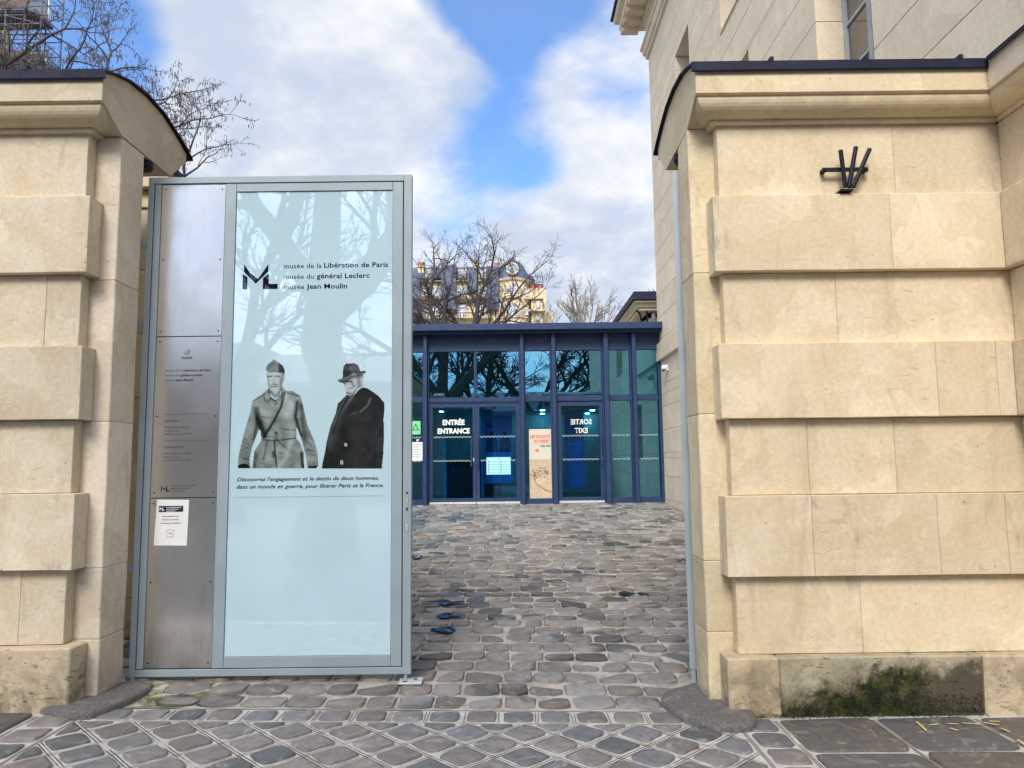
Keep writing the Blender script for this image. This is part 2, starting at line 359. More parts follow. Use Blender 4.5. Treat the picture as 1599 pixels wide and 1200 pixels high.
def part(name, mb, mat, parent=None, smooth=False, bevel=0, fix=False):
    me = mb.mesh(name, mat, smooth)
    if bevel or fix:
        bm = bmesh.new(); bm.from_mesh(me)
        bmesh.ops.recalc_face_normals(bm, faces=bm.faces)
        if bevel: bmesh.ops.bevel(bm, geom=bm.edges[:], offset=bevel, segments=1, affect='EDGES', clamp_overlap=True)
        bm.to_mesh(me); bm.free()
    return link(name, me, parent)
def thing(name, loc, label, cat, group=None):
    o = bpy.data.objects.new(name, None); COL.objects.link(o); o.location = loc; o.empty_display_size = .2
    tag(o, label, cat, group); return o
def tag(o, label=None, cat=None, group=None, kind=None):
    if label: o['label'] = label
    if cat: o['category'] = cat
    if group: o['group'] = group
    if kind: o['kind'] = kind
    return o
def box(name, x0, x1, y0, y1, z0, z1, mat, parent=None, bevel=0):
    return part(name, MB().box(x0, x1, y0, y1, z0, z1), mat, parent, bevel=bevel)
def text(name, s, x, z, w, h, Y, mat, parent, bold=0, mirror=False, shear=0, depth=.001, align='l', xdir=1):
    """lettering in the plane Y, facing the street; x,z = lower left of its box, w,h = size of the line of text"""
    c = bpy.data.curves.new(name, 'FONT'); c.body = s; c.size = 1; c.shear = shear; c.offset = bold; c.resolution_u = 2; c.fill_mode = 'BOTH'
    o = bpy.data.objects.new(name, c); COL.objects.link(o)
    dg = bpy.context.evaluated_depsgraph_get(); me = bpy.data.meshes.new_from_object(o.evaluated_get(dg)); bpy.data.objects.remove(o); bpy.data.curves.remove(c)
    n = len(me.vertices); co = np.empty(n*3); me.vertices.foreach_get('co', co); co = co.reshape(-1, 3)
    x0, x1 = co[:, 0].min(), co[:, 0].max(); sx = w/(x1-x0); u = (co[:, 0]-x0)*sx
    if mirror: u = w-u
    out = np.stack([x+u, np.full(n, Y), z+co[:, 1]*(h/.72)], 1)
    me.vertices.foreach_set('co', out.ravel()); me.name = name; me.materials.clear(); me.materials.append(mat); me.update()
    return link(name, me, parent)

# ================================================================ GROUND
DS, DX0, DY0 = .236, -2.62, 4.555          # sett grid turned by 45 degrees
BXL, BXR, BY0, BY1 = -2.62, 1.31, 4.555, 4.76
M['joint_court'] = mortar_ground('court_mortar', False); M['joint_pave'] = mortar_ground('pale_pavement_mortar', True)
def ss(a, b, x): t = min(1, max(0, (x-a)/(b-a))); return t*t*(3-2*t)
def gz(x, y):
    B = .035 + .018*min(6, max(0, 1.5-x))
    return B*(1-ss(5.2, 11, y)) + max(0, .0518*(y-4.85) - (0 if y < 5.4 else 0)) + .02*ss(5.2, 11, y) if y < 17 else .65
def grid(name, xs, ys, mat, dz=0, kind='structure', zf=None):
    mb = MB(); vs = [(x, y, (zf or gz)(x, y)+dz) for y in ys for x in xs]; n = len(xs)
    mb.add(vs, [(j*n+i, j*n+i+1, (j+1)*n+i+1, (j+1)*n+i) for j in range(len(ys)-1) for i in range(n-1)])
    return tag(part(name, mb, mat, smooth=True), kind=kind)
lin = lambda a, b, n: [a+(b-a)*i/(n-1) for i in range(n)]
court = grid('courtyard_ground', lin(-9, 9, 50), [4.77]+lin(5, 17, 40)+[30, 60, 140], M['joint_court'], -.0015)
tag(part('pavement_near', MB().box(-9, 9, .5, 3.25, -.3, .028), M['road']), kind='structure')
pave = grid('pavement', lin(-9, 9, 50), lin(3.2, 4.79, 12), M['joint_pave'], -.006)
kb = MB().box(-60, 60, .34, .5, -.2, .03); tag(part('kerb', kb, simple('kerb_granite', (.07, .07, .07), .8)), kind='structure')
tag(part('road', MB().box(-400, 400, -60, .34, -.5, -.09), M['road']), kind='structure')
tag(part('ground', MB().box(-500, 500, -500, 700, -2, -.62), simple('far_ground', (.12, .115, .10), .9)), kind='structure')
tag(part('pavement_beyond', MB().box(-60, -9, .5, 4.79, -.3, .03), M['road']), kind='structure')
tag(part('pavement_side', MB().box(9, 60, .5, 4.79, -.3, .03), M['road']), kind='structure')

R = random.Random(4)
def stone_top(poly, hgt, inset, rr, seed_z=0, skirt=.04, dome=.35):
    """a stone from a 2D outline: skirt, rounded shoulder, slightly domed top; returned about its centre"""
    n = len(poly); cx = sum(p[0] for p in poly)/n; cy = sum(p[1] for p in poly)/n
    ax, ay = rr.uniform(-.02, .02), rr.uniform(-.025, .025)
    z = lambda x, y, h: h + x*ax + y*ay
    o = []; a = []; b = []
    for x, y in poly:
        dx, dy = x-cx, y-cy; L = math.hypot(dx, dy)
        o.append((dx, dy, -skirt)); a.append((dx, dy, z(dx, dy, hgt*.45)))
        k = max(.2, 1-inset/L); b.append((dx*k, dy*k, z(dx*k, dy*k, hgt*(.95+rr.uniform(-.08, .08)))))
    c = [(0, 0, z(0, 0, hgt*(1+dome*.3)))]
    vs = o+a+b+c; fs = []
    for i in range(n):
        j = (i+1) % n; fs += [(i, j, n+j, n+i), (n+i, n+j, 2*n+j, 2*n+i), (2*n+i, 2*n+j, 3*n)]
    return vs, fs, (cx, cy)
def rounded(w, d, rr, n=10, e=3.2, jit=.05):
    pts = []
    for k in range(n):
        t = 6.28318*(k+.5)/n; c, s_ = math.cos(t), math.sin(t)
        r_ = (abs(c)**e + abs(s_)**e)**(-1/e)
        pts.append((c*r_*w/2*(1+rr.uniform(-jit, jit)), s_*r_*d/2*(1+rr.uniform(-jit, jit))))
    return pts
# cobbles of the passage and courtyard
protos = []
for k in range(14):
    rr = random.Random(100+k); vs, fs, _ = stone_top(rounded(1, 1, rr, 14, 6.0, .045), .0075, .05, rr, dome=.25)
    protos.append((vs, fs))
pm = []
for vs, fs in protos:
    pm.append(MB().add(vs, fs).mesh('cobblestone', M['cobble'], True))
rows = []; y = 4.79; cobs = []
row = 0
while y < 16.55:
    pitch = .232 + .004*min(10, y-4.8)*.8; pitch *= R.uniform(.95, 1.05)
    x = -3.3 + R.uniform(0, .2)
    while x < 3.4:
        w = R.uniform(.185, .285)*(1 if row > 2 else 1.04)
        cobs.append((x+w/2, y+pitch/2+R.uniform(-.006, .006)+.012*math.sin(x*1.3+row), w-.007-R.uniform(0, .012), pitch-.006-R.uniform(0, .018), R.uniform(-.03, .03)))
        x += w
    y += pitch; row += 1
def inpoly(x, y, P):
    c = False; n = len(P)
    for i in range(n):
        (x1, y1), (x2, y2) = P[i], P[i-1]
        if (y1 > y) != (y2 > y) and x < (x2-x1)*(y-y1)/(y2-y1)+x1: c = not c
    return c
GL = [(62, 1117), (84, 1124), (110, 1127), (140, 1125), (165, 1118), (190, 1108), (212, 1098), (232, 1087), (241, 1077), (236, 1070), (205, 1071), (170, 1078), (120, 1090), (80, 1100)]
GR = [(1031, 1101), (1033, 1092), (1042, 1084), (1058, 1079), (1078, 1074), (1100, 1074), (1150, 1095), (1178, 1118), (1182, 1130), (1176, 1138), (1150, 1141), (1118, 1139), (1085, 1132), (1055, 1121)]
GLw = [tuple(atZ(x, y, .10)[:2]) for x, y in GL]; GRw = [tuple(atZ(x, y, .05)[:2]) for x, y in GR]
for i, (x, y) in enumerate(GLw):
    if y > 5.14: GLw[i] = (x, 5.14+(y-5.14)*.4)
def keep(c):
    x, y = c[0], c[1]
    if y < 5.3 and (x < -2.62 or x > 1.2): return False
    if inpoly(x, y, GLw) or inpoly(x, y, GRw) or (y < 5.1 and (x < -2.2 or x > 1.02)): return False
    return True
cobs = [c for c in cobs if keep(c)]
def seen(c):
    x, y = c[0], c[1]
    if y < 5.5: return -2.7 < x < 1.2
    return -.14*y-.15 < x < .245*y
vis = sorted([c for c in cobs if seen(c)], key=lambda c: c[1])[:300]; ids = {id(c) for c in vis}
for c in vis:
    x, y, w, d, a = c
    o = link('cobblestone', pm[R.randrange(14)], court, (x, y, gz(x, y)+R.uniform(-.003, .004))); o.scale = (w, d, 1)
    o.rotation_euler = (math.atan(.05 if y > 4.9 else 0), R.uniform(-.02, .02), a+(math.pi if R.random() < .5 else 0))
mb = MB()
for c in cobs:
    if id(c) in ids: continue
    x, y, w, d, a = c; vs, fs = protos[R.randrange(14)]; z0 = gz(x, y)+R.uniform(-.004, .006); ty = R.uniform(.02, .08); f = R.choice((1, -1))
    mb.add([(x+f*vx*w, y+f*vy*d, z0+vz+f*vy*d*ty) for vx, vy, vz in vs], fs)
o = part('cobblestones', mb, M['cobble'], court, smooth=True); tag(o, kind='stuff')

# pavement: row of setts, turned setts, side strips, slabs
def clip(poly, axis, lim, sign):
    out = []
    for i in range(len(poly)):
        a, b = poly[i-1], poly[i]; da, db = (a[axis]-lim)*sign, (b[axis]-lim)*sign
        if (da > 0) != (db > 0):
            t = da/(da-db); out.append((a[0]+(b[0]-a[0])*t, a[1]+(b[1]-a[1])*t))
        if db > 0: out.append(b)
    return out
def area(p): return abs(sum(p[i-1][0]*p[i][1]-p[i][0]*p[i-1][1] for i in range(len(p))))/2
def roughen(poly, inset, rr, nsub=3, jit=.006, rnd=.35):
    n = len(poly); cx = sum(p[0] for p in poly)/n; cy = sum(p[1] for p in poly)/n
    A = area(poly); sc = max(.3, 1 - inset/math.sqrt(A)*2)
    P = [(cx+(x-cx)*sc, cy+(y-cy)*sc) for x, y in poly]; out = []
    for i in range(n):
        a, b, c = P[i-1], P[i], P[(i+1) % n]
        q = lambda u, w_, t: (u[0]+(w_[0]-u[0])*t, u[1]+(w_[1]-u[1])*t)
        la = math.dist(a, b); lc = math.dist(b, c); ra = min(rnd*.5, .05/la if la else .5); rc = min(rnd*.5, .05/lc if lc else .5)
        p1 = q(b, a, ra); p3 = q(b, c, rc); mid = ((p1[0]+p3[0])/2*.55+b[0]*.45, (p1[1]+p3[1])/2*.55+b[1]*.45)
        out += [p1, mid, p3, q(b, c, .5)]
    return [(x+rr.uniform(-jit, jit), y+rr.uniform(-jit, jit)) for x, y in out]
def lay(name, poly, mat, inset, h, parent, jit=.006, rnd=.35):
    if inpoly(sum(p[0] for p in poly)/len(poly), sum(p[1] for p in poly)/len(poly), GLw) or inpoly(sum(p[0] for p in poly)/len(poly), sum(p[1] for p in poly)/len(poly), GRw): return
    P = roughen(poly, inset, R, jit=jit, rnd=rnd); vs, fs, (cx, cy) = stone_top(P, h, .018, R, dome=.5)
    me = MB().add(vs, fs).mesh(name, mat, True); recalc(me)
    link(name, me, parent, (cx, cy, gz(cx, cy)))
x = -2.55
while x < 1.2:
    w = .223; lay('sett', [(x, BY0), (x+w, BY0), (x+w, BY1), (x, BY1)], M['sett'], .024, .007, pave, jit=.004); x += w
hd = DS*.7071
for i in range(-40, 60):
    for j in range(-60, 40):
        cx = DX0 + (i+j)*hd*1.0; cy = DY0 + (i-j)*hd*1.0
        if not (BXL-.3 < cx < BXR+.3 and 3.3 < cy < BY0+.3): continue
        p = [(cx, cy), (cx+hd, cy+hd), (cx+2*hd, cy), (cx+hd, cy-hd)]
        for ax, lm, sg in ((0, BXL+.012, 1), (0, BXR-.012, -1), (1, BY0-.012, -1)):
            if p: p = clip(p, ax, lm, sg)
        if len(p) > 2 and area(p) > .009: lay('sett', p, M['sett'], .024, .006, pave)
for xs in ((-2.87, -2.63), (1.325, 1.55)):
    y = 4.66
    while y > 3.3:
        lay('sett', [(xs[0], y-.235), (xs[1], y-.235), (xs[1], y), (xs[0], y)], M['sett'], .02, .006, pave); y -= .235
for k, x0 in enumerate((1.56, 2.15, 2.76, 3.35, -3.48, -4.1)):
    for y1, y0 in ((4.655, 4.12), (4.11, 3.5)):
        lay('paving_slab', [(x0, y0), (x0+.585, y0), (x0+.585, y1), (x0, y1)], M['slab'], .016, .005, pave, jit=.004, rnd=.2)
# paired grooves drawn in the mortar of the border row and side strips
mb = MB(); gr_ = simple('groove_dirt', (.06, .042, .03), .95, 0, .4, 30)
def groove(x0, y0, x1, y1):
    L_ = math.hypot(x1-x0, y1-y0); nx_, ny_ = -(y1-y0)/L_*.0022, (x1-x0)/L_*.0022; k = max(1, int(L_/.12))
    for i in range(k):
        if R.random() < .12: continue
        ax_, ay_, bx_, by_ = x0+(x1-x0)*i/k, y0+(y1-y0)*i/k, x0+(x1-x0)*(i+1)/k, y0+(y1-y0)*(i+1)/k; za, zb = gz(ax_, ay_)-.0025, gz(bx_, by_)-.0025
        mb.add([(ax_-nx_, ay_-ny_, za), (bx_-nx_, by_-ny_, zb), (bx_+nx_, by_+ny_, zb), (ax_+nx_, ay_+ny_, za)], [(0, 1, 2, 3)])
x = -2.55+.223
while x < 1.1:
    for q in (-.008, .008): groove(x+q, BY0+.012, x+q+R.uniform(-.004, .004), BY1-.012)
    x += .223
groove(-2.5, BY0-.002, 1.28, BY0-.002)
for xx in (-2.88, -2.621, 1.312, 1.556, 2.148, 2.757):
    for q in (-.006, .007): groove(xx+q, 3.4, xx+q, 4.62)
tag(part('joint_grooves', mb, gr_, pave), kind='stuff')
# worn yellow paint strokes on the slabs
mb = MB()
for a, b in (((1432, 1127), (1446, 1141)), ((1452, 1132), (1466, 1131)), ((1480, 1130), (1497, 1131)), ((1503, 1129), (1530, 1131)), ((1536, 1128), (1560, 1132)), ((1484, 1137), (1496, 1141)), ((1564, 1137), (1576, 1143)), ((1545, 1126), (1562, 1127)), ((1590, 1155), (1599, 1162)), ((1418, 1113), (1428, 1113))):
    p, q = atZ(*a, .048), atZ(*b, .048); d = (q-p).normalized(); n_ = Vector((-d.y, d.x, 0))*.009
    mb.add([p-n_, q-n_*.6, q+n_, p+n_*.7], [(0, 1, 2, 3)])
tag(part('paint_marks', mb, simple('worn_yellow_paint', (.55, .45, .22), .8, 0, .3, 40), pave), 'worn yellow surveyor paint marks')
# guard stones
for nm, P, zt, lb in (('guard_stone', GLw, .115, 'worn dark kerb stone curving round the foot of the left gate pier'), ('guard_stone', GRw, .06, 'worn dark kerb stone curving round the foot of the right gate pier')):
    n = len(P); cx = sum(p[0] for p in P)/n; cy = sum(p[1] for p in P)/n; bz = gz(cx, cy)
    dense = []
    for i in range(n):
        a, b = P[i], P[(i+1) % n]
        for k in range(4): dense.append((a[0]+(b[0]-a[0])*k/4-cx, a[1]+(b[1]-a[1])*k/4-cy))
    vs = []; N = len(dense)
    for sc, zz_ in ((1.0, -.1), (1.0, .012), (.985, .032), (.93, .042), (.75, .047), (.45, .046)):
        for i, (x, y) in enumerate(dense):
            q = mnoise.noise(Vector((x*9+cx, y*9, sc*3))); vs.append((x*sc, y*sc, zz_+q*.004))
    vs.append((0, 0, .046)); fs = []
    for r_ in range(5):
        for i in range(N): fs.append((r_*N+i, r_*N+(i+1) % N, (r_+1)*N+(i+1) % N, (r_+1)*N+i))
    for i in range(N): fs.append((5*N+i, 5*N+(i+1) % N, 6*N))
    me = MB().add(vs, fs).mesh(nm, M['guard'], True); recalc(me)
    tag(link(nm, me, None, (cx, cy, bz)), lb, 'kerb stone')
# puddles
for i, (px, py, w, h) in enumerate(((705, 943, 24, 3.6), (702, 964, 26, 3.4), (692, 986, 32, 4.2), (978, 929, 16, 2.6), (650, 871, 13, 2.2), (1004, 930, 11, 1.8))):
    q = atZ(px, py, .18)
    for _ in range(3): q = atZ(px, py, gz(q.x, q.y)+.009)
    w_ = w*.8*q.y/1150; d_ = h/ (1150*1.5/q.y**2)
    ph_ = R.uniform(0, 6); P = [(math.cos(6.2832*k/18)*w_*(.9+.15*math.sin(2*6.2832*k/18+ph_)), math.sin(6.2832*k/18)*d_*(.8+.3*math.sin(3*6.2832*k/18+ph_))) for k in range(18)]
    me = MB().add([(0, 0, .002)]+[(x, y, y*.05) for x, y in P], [(0, 1+k, 1+(k+1) % 18) for k in range(18)]).mesh('puddle', M['puddle'])
    o = link('puddle', me, None, (q.x, q.y, q.z+.0165)); tag(o, kind='structure')

# ================================================================ STREET WALLS
def stone_block(x0, x1, y0, y1, z0, z1, mat, parent, rough=.004, name='stone_block', bev=.007, nx=None):
    """one dressed block with uneven arrises, finely gridded on its faces"""
    bm = bmesh.new(); bmesh.ops.create_cube(bm, size=1)
    for v_ in bm.verts: v_.co = Vector(((x0+x1)/2+v_.co.x*(x1-x0), (y0+y1)/2+v_.co.y*(y1-y0), (z0+z1)/2+v_.co.z*(z1-z0)))
    bmesh.ops.bevel(bm, geom=bm.edges[:], offset=bev, segments=1, affect='EDGES')
    L = max(x1-x0, y1-y0)
    for ax, a, b in ((0, x0, x1), (1, y0, y1), (2, z0, z1)):
        k = int((b-a)/.2)
        for i in range(1, k+1):
            p = [0, 0, 0]; p[ax] = a+(b-a)*i/(k+1); nn = [0, 0, 0]; nn[ax] = 1
            bmesh.ops.bisect_plane(bm, geom=bm.verts[:]+bm.edges[:]+bm.faces[:], plane_co=p, plane_no=nn)
    for v_ in bm.verts:
        q = mnoise.noise_vector(v_.co*3.1)*rough + mnoise.noise_vector(v_.co*13)*rough*.5
        v_.co += Vector((q.x, q.y*.8, q.z*.8))
    me = bpy.data.meshes.new(name); bm.to_mesh(me); bm.free(); me.materials.append(mat)
    return link(name, me, parent)
ZR = [3.835, 3.335, 2.82, 2.345, 1.857, 1.37, .865, .385, -.02]
ZL = [3.87, 3.385, 2.865, 2.385, 1.905, 1.435, .957, .494, -.02]
YF, YR_, YP, YPL = 4.86, 4.76, 4.70, 4.675
CURVE = [(4.60, 4.185), (4.72, 4.235), (4.90, 4.285), (5.15, 4.31), (5.40, 4.295), (5.62, 4.24), (5.84, 4.165)]
def loft(mb, rings):
    n = len(rings[0]); 
    for r_ in rings: assert len(r_) == n
    vs = [p for r_ in rings for p in r_]
    return mb.add(vs, [(i*n+k, i*n+k+1, (i+1)*n+k+1, (i+1)*n+k) for i in range(len(rings)-1) for k in range(n-1)])
def gate_wall(sgn, Xj, Xfar, Z, mat, base, label, cuts, far_block_x):
    """sgn=+1: the wall runs to the right of its jamb Xj"""
    w = thing('stone_wall', base, label, 'wall')
    s_ = sgn; f = lambda d: Xj+s_*d
    def sp(name, xa, xb, ya, yb, za, zb, mt, **k): return stone_block(min(xa, xb), max(xa, xb), ya, yb, za, zb, mt, w, name=name, **k)
    # pier strip and core: the jamb stones
    zs = [0-.05]+[z for z in reversed(Z[2:-1:2])]+[3.86]
    zs = sorted(set([-.05, .5, .95, 1.9, 2.85, 3.86]))
    for a, b in zip(zs[:-1], zs[1:]):
        sp('jamb_stone', Xj, f(.32), YF, 5.17, a, b, M['jamb'] if s_ < 0 else M['jambR'], rough=.006, bev=.006)
    part('wall_core', MB().box(min(f(.33), Xfar), max(f(.33), Xfar), YF+.01, 5.17, -.05, 3.86), M['mortar'], w)
    for i in range(8):
        z1, z0 = Z[i], Z[i+1]; prot = i in (1, 3, 5); pl = i == 7
        d0 = .085+.025 if prot else (.055+.03 if pl else .17); y0 = YP if prot else (YPL if pl else YR_)
        if prot: d0 = .108
        if pl: d0 = .075
        xs = [f(d0)] + [c for c in cuts[i]] + [far_block_x + (0 if not prot else -.05*s_ if s_ > 0 else 0)]
        for a, b in zip(xs[:-1], xs[1:]):
            mt = M['plinth'] if pl else mat; yy = y0
            if pl and s_ > 0 and abs(a-cuts[7][0]) < .01: mt = M['mossy']; yy = y0+.012
            sp('stone_block', a+s_*.0004 if a != xs[0] else a, b-s_*.0004, yy, YF-.003, z0+.001, z1-.001, mt, rough=.009 if pl else .0035, bev=.010 if pl else .0035)
        # the course also turns back along the reveal strip
    # cornice: fascia, groove, cavetto, fillet
    xi = 3.285 if s_ > 0 else Xfar
    def ring(t, z, yb=YF+.01):     # one profile line: far end, front corner, return on the jamb
        xe = (xi - .0 - (0.0) ) if s_ < 0 else xi - max(0, (.14-t))
        return [(xe, YF-.26+t, z), (f(t), YF-.26+t, z), (f(t), yb, z)]
    mbc = MB(); rings = [ring(.002, 3.975)]
    for k in range(9):
        a = k/8*math.pi/2; rings.append(ring(.012+.118*(1-math.cos(a)), 3.975-.112*math.sin(a)))
    rings += [ring(.125, 3.86), ring(.125, 3.835), ring(.17, 3.835)]
    loft(mbc, rings); part('cavetto_moulding', mbc, M['cornice'], w, smooth=False, fix=True)
    zt = 3.99
    # head stones: solid end profile from fascia to the rear cornice
    prof = [(4.60, zt)] + CURVE + [(5.84, 4.06), (5.80, 4.055), (5.62, 3.90), (5.58, 3.865), (4.86, 3.865), (4.62, 3.98)]
    xa = Xj; xb = xi if s_ < 0 else Xfar
    prof2 = [(4.60, zt)] + [(y_, z_-.008) for y_, z_ in CURVE] + prof[8:]
    part('coping_head', MB().prism(prof2, lambda y_, z_: (xa, y_, z_), lambda y_, z_: (xb, y_, z_)), M['cornice'] if s_ > 0 else M['corniceL'], w, fix=True)
    # zinc sheet over the curved head, with a front drip
    top = [(4.575, 4.135), (4.575, 4.195)] + [(y_-.01 if i == 0 else y_, z_+.006) for i, (y_, z_) in enumerate(CURVE)] + [(5.90, 4.150), (5.90, 4.135)]
    bot = [(y_+.006, z_-.010) for y_, z_ in reversed(top)]
    part('zinc_sheet', MB().prism(top+bot, lambda y_, z_: (f(-.028), y_, z_), lambda y_, z_: (xb, y_, z_)), M['zinc'], w, fix=True)
    mbs = MB(); x = f(.5)
    while abs(x-Xj) < 3: mbs.box(x-.012, x+.012, 4.572, 4.62, 4.19, 4.222); x += s_*.62
    part('zinc_clip', mbs, M['zinc'], w)
    # gate pivot block under the rear soffit
    pv_ = MB(); pv_.lathe((f(.0)+(-s_)*-.06, 5.30, 3.80), [(0, 0), (.05, 0), (.06, .02), (.06, .07), (0, .07)], 14)
    part('hinge_socket', pv_, M['iron'], w)
    return w
M['corniceL'] = stone('cornice_stone_left', (.63, .545, .42), (.56, .47, .35), .45, rough_bump=.25)
M['jambR'] = stone('jamb_stone_right', (.69, .59, .415), (.63, .51, .33), .8, rough_bump=.4)
cutsR = [[2.58], [2.50], [2.14], [2.73, 3.12], [1.90, 2.46], [1.88, 2.67, 3.10], [2.18], [1.62, 2.87]]
cutsL = [[-4.2], [-3.9], [-3.06], [-3.9], [-4.0], [-3.7], [-3.12, -4.1], [-4.3]]
wallR = gate_wall(1, 1.228, 3.44, ZR, M['lime'], (2.3, 4.9, 0), 'cream banded stone wall right of the gateway, with flag holder and moss on its plinth', cutsR, 3.42)
wallL = gate_wall(-1, -2.664, -6.5, ZL, M['limeL'], (-4.5, 4.9, 0), 'cream banded stone wall left of the gateway, its curved zinc coping ending above the metal gate', cutsL, -6.5)
# return wall at the far right
wr = thing('stone_wall', (3.35, 3.5, 0), 'darkened banded stone return wall coming forward at the right edge of the view', 'wall')
for i in range(8):
    z1, z0 = ZR[i], ZR[i+1]; prot = i in (1, 3, 5); pl = i == 7
    xf = 3.225 if prot else (3.20 if pl else 3.288)
    ye = YP-.003 if prot else (YPL-.003 if pl else YR_-.003)
    stone_block(xf, 3.44, 3.2, ye, z0+.002, z1-.002, M['plinth'] if pl else M['lime'], wr, rough=.004)
    stone_block(xf, 3.44, 1.6, 3.197, z0+.002, z1-.002, M['plinth'] if pl else M['lime'], wr, rough=.004)
mbc = MB(); rings = []
for t, z in [(.002, 3.975)] + [(.012+.118*(1-math.cos(k/8*math.pi/2)), 3.975-.112*math.sin(k/8*math.pi/2)) for k in range(9)] + [(.125, 3.86), (.125, 3.835), (.2, 3.835)]:
    xx = 3.285-.14+t; rings.append([(xx, 1.6, z), (xx, YF-.26+t, z)])
loft(mbc, rings); part('cavetto_moulding', mbc, M['cornice'], wr, fix=True)
part('coping_head', MB().prism([(3.145, 3.99), (3.145, 4.18), (3.44, 4.30), (3.44, 3.87), (3.16, 3.98)], lambda x, z: (x, 1.6, z), lambda x, z: (x, 4.597, z)), M['jamb'], wr, fix=True)
part('zinc_sheet', MB().prism([(3.12, 4.165), (3.12, 4.195), (3.44, 4.33), (3.44, 4.305), (3.14, 4.175)], lambda x, z: (x, 1.6, z), lambda x, z: (x, 4.56, z)), M['zinc'], wr, fix=True)
# moss tufts at the mossy plinth foot
mb = MB(); rr = random.Random(8)
for k in range(2600):
    x = rr.uniform(1.66, 2.86); zt_ = .04+.24*ss(1.5, 2.3, x)*(rr.random()**1.6); z = .035+zt_*rr.random()
    if x > 2.55 and z > .16: continue
    y = 4.685-.002; s0 = rr.uniform(.004, .010); a = rr.uniform(0, 6.28)
    if z < .05: y -= rr.uniform(0, .03)
    p = Vector((x, y, z)); u = Vector((math.cos(a), -.7, math.sin(a)))*s0; w_ = Vector((-math.sin(a), -.5, math.cos(a)))*s0*.7
    mb.add([p-w_*.4, p+u*.6+w_, p+u*1.1], [(0, 1, 2)])
tag(part('moss', mb, simple('moss_green', (.017, .023, .006), .95, 0, .85, 14)), kind='stuff')
mb = MB()
for k in range(900):
    c = rr.choice([(-2.16, 4.98, .11, .05), (1.34, 4.66, .04, .09), (1.42, 4.65, .04, .06), (-2.3, 4.86, .11, .12), (1.62, 4.66, .045, .05)]); q = rr.gauss(0, 1); p = Vector((c[0]+q*c[3], c[1]+rr.gauss(0, .012), c[2]+rr.uniform(0, .012)))
    a = rr.uniform(0, 6.28); u = Vector((math.cos(a), math.sin(a), rr.uniform(.3, 1)))*rr.uniform(.003, .009); w_ = Vector((-math.sin(a), math.cos(a), 0))*.003
    mb.add([p-w_, p+w_, p+u], [(0, 1, 2)])
tag(part('moss', mb, bpy.data.materials['moss_green']), kind='stuff')

# ---- flag holder on the right wall
fh = thing('flag_holder', (2.23, 4.68, 3.4), 'dark iron flag holder of three splayed sockets on the right stone wall', 'flag holder')
YB = YR_-.02
part('bar', MB().box(2.075, 2.378, YB-.034, YB-.026, 3.487, 3.517), M['iron'], fh, bevel=.002)
for x in (2.09, 2.362):
    part('bolt', MB().lathe((x, YB-.035, 3.502), [(0, -.008), (.009, -.008), (.009, .0), (0, 0)], 8, 'Y'), M['iron'], fh)
    part('bracket', MB().box(x-.012, x+.012, YB-.0255, YB+.02, 3.490, 3.514), M['iron'], fh)
for (a_, b_) in (((1312.5, 235), (1320, 293)), ((1336.5, 230), (1325.5, 293)), ((1358, 233), (1332, 293))):
    p_ = at(*a_, YB-.062); q_ = at(*b_, YB-.050)
    part('socket_tube', MB().tube([q_, p_], .0145, 12), M['iron'], fh)
part('foot_plate', MB().box(2.172, 2.256, YB-.066, YB+.02, 3.345, 3.357), M['iron'], fh, bevel=.001)

# ================================================================ MUSEUM BUILDING (right)
BX = 3.45
mus = thing('museum_building', (6, 10, .6), 'cream ashlar museum building with tall recessed windows rising behind the right wall', 'building')
CZ = [.2+.522*k for k in range(23)]
WIN = [(6.58, 7.78, 4.2, 7.46), (10.02, 11.25, 8.48, 9.90), (13.30, 14.43, 8.48, 9.90), (10.02, 11.25, 4.3, 7.46), (13.3, 14.43, 1.65, 3.1), (6.58, 7.78, 8.48, 9.90)]
rb = random.Random(5)
def ashlar(y0, y1, z0, z1):
    if y1-y0 < .02: return
    part('ashlar_block', MB().box(BX, BX+.45, y0+.0015, y1-.0015, z0+.003, z1-.003), M['ashlar'], mus, bevel=.003)
for k in range(len(CZ)-1):
    z0, z1 = CZ[k], CZ[k+1]
    if z0 > 11.3: continue
    cutsz = [z0, z1]
    zs = sorted({z0, z1} | {z for w in WIN for z in (w[2], w[3]) if z0+.03 < z < z1-.03})
    for a, b in zip(zs[:-1], zs[1:]):
        zm = (a+b)/2; segs = [(1.5 if a > 3.3 else 4.9, 17.15)]
        for w in WIN:
            if w[2] < zm < w[3]:
                ns = []
                for s0, s1 in segs:
                    if w[0] > s0 and w[1] < s1: ns += [(s0, w[0]), (w[1], s1)]
                    else: ns.append((s0, s1))
                segs = ns
        for s0, s1 in segs:
            y = s0; L = s1-s0; nb = max(1, round(L/5.5)) 
            cuts = [s0] + sorted(s0+L*(i+rb.uniform(-.25, .25))/nb for i in range(1, nb)) + [s1]
            for c0, c1 in zip(cuts[:-1], cuts[1:]): ashlar(c0, c1, a, b)
part('wall_core', MB().box(BX+.012, BX+.44, 1.5, 17.13, 3.4, 4.15), M['darkjoint'], mus)
bb = MB()
def core(y0, y1, z0, z1): bb.box(BX+.012, BX+.442, y0+.012, y1-.012, z0, z1)
ys_ = [1.52, 6.57, 7.79, 10.01, 11.26, 13.29, 14.44, 17.13]
for i in range(0, 8, 2): core(ys_[i], ys_[i+1], 0 if i else 4.2, 11.6)
for w in WIN: pass
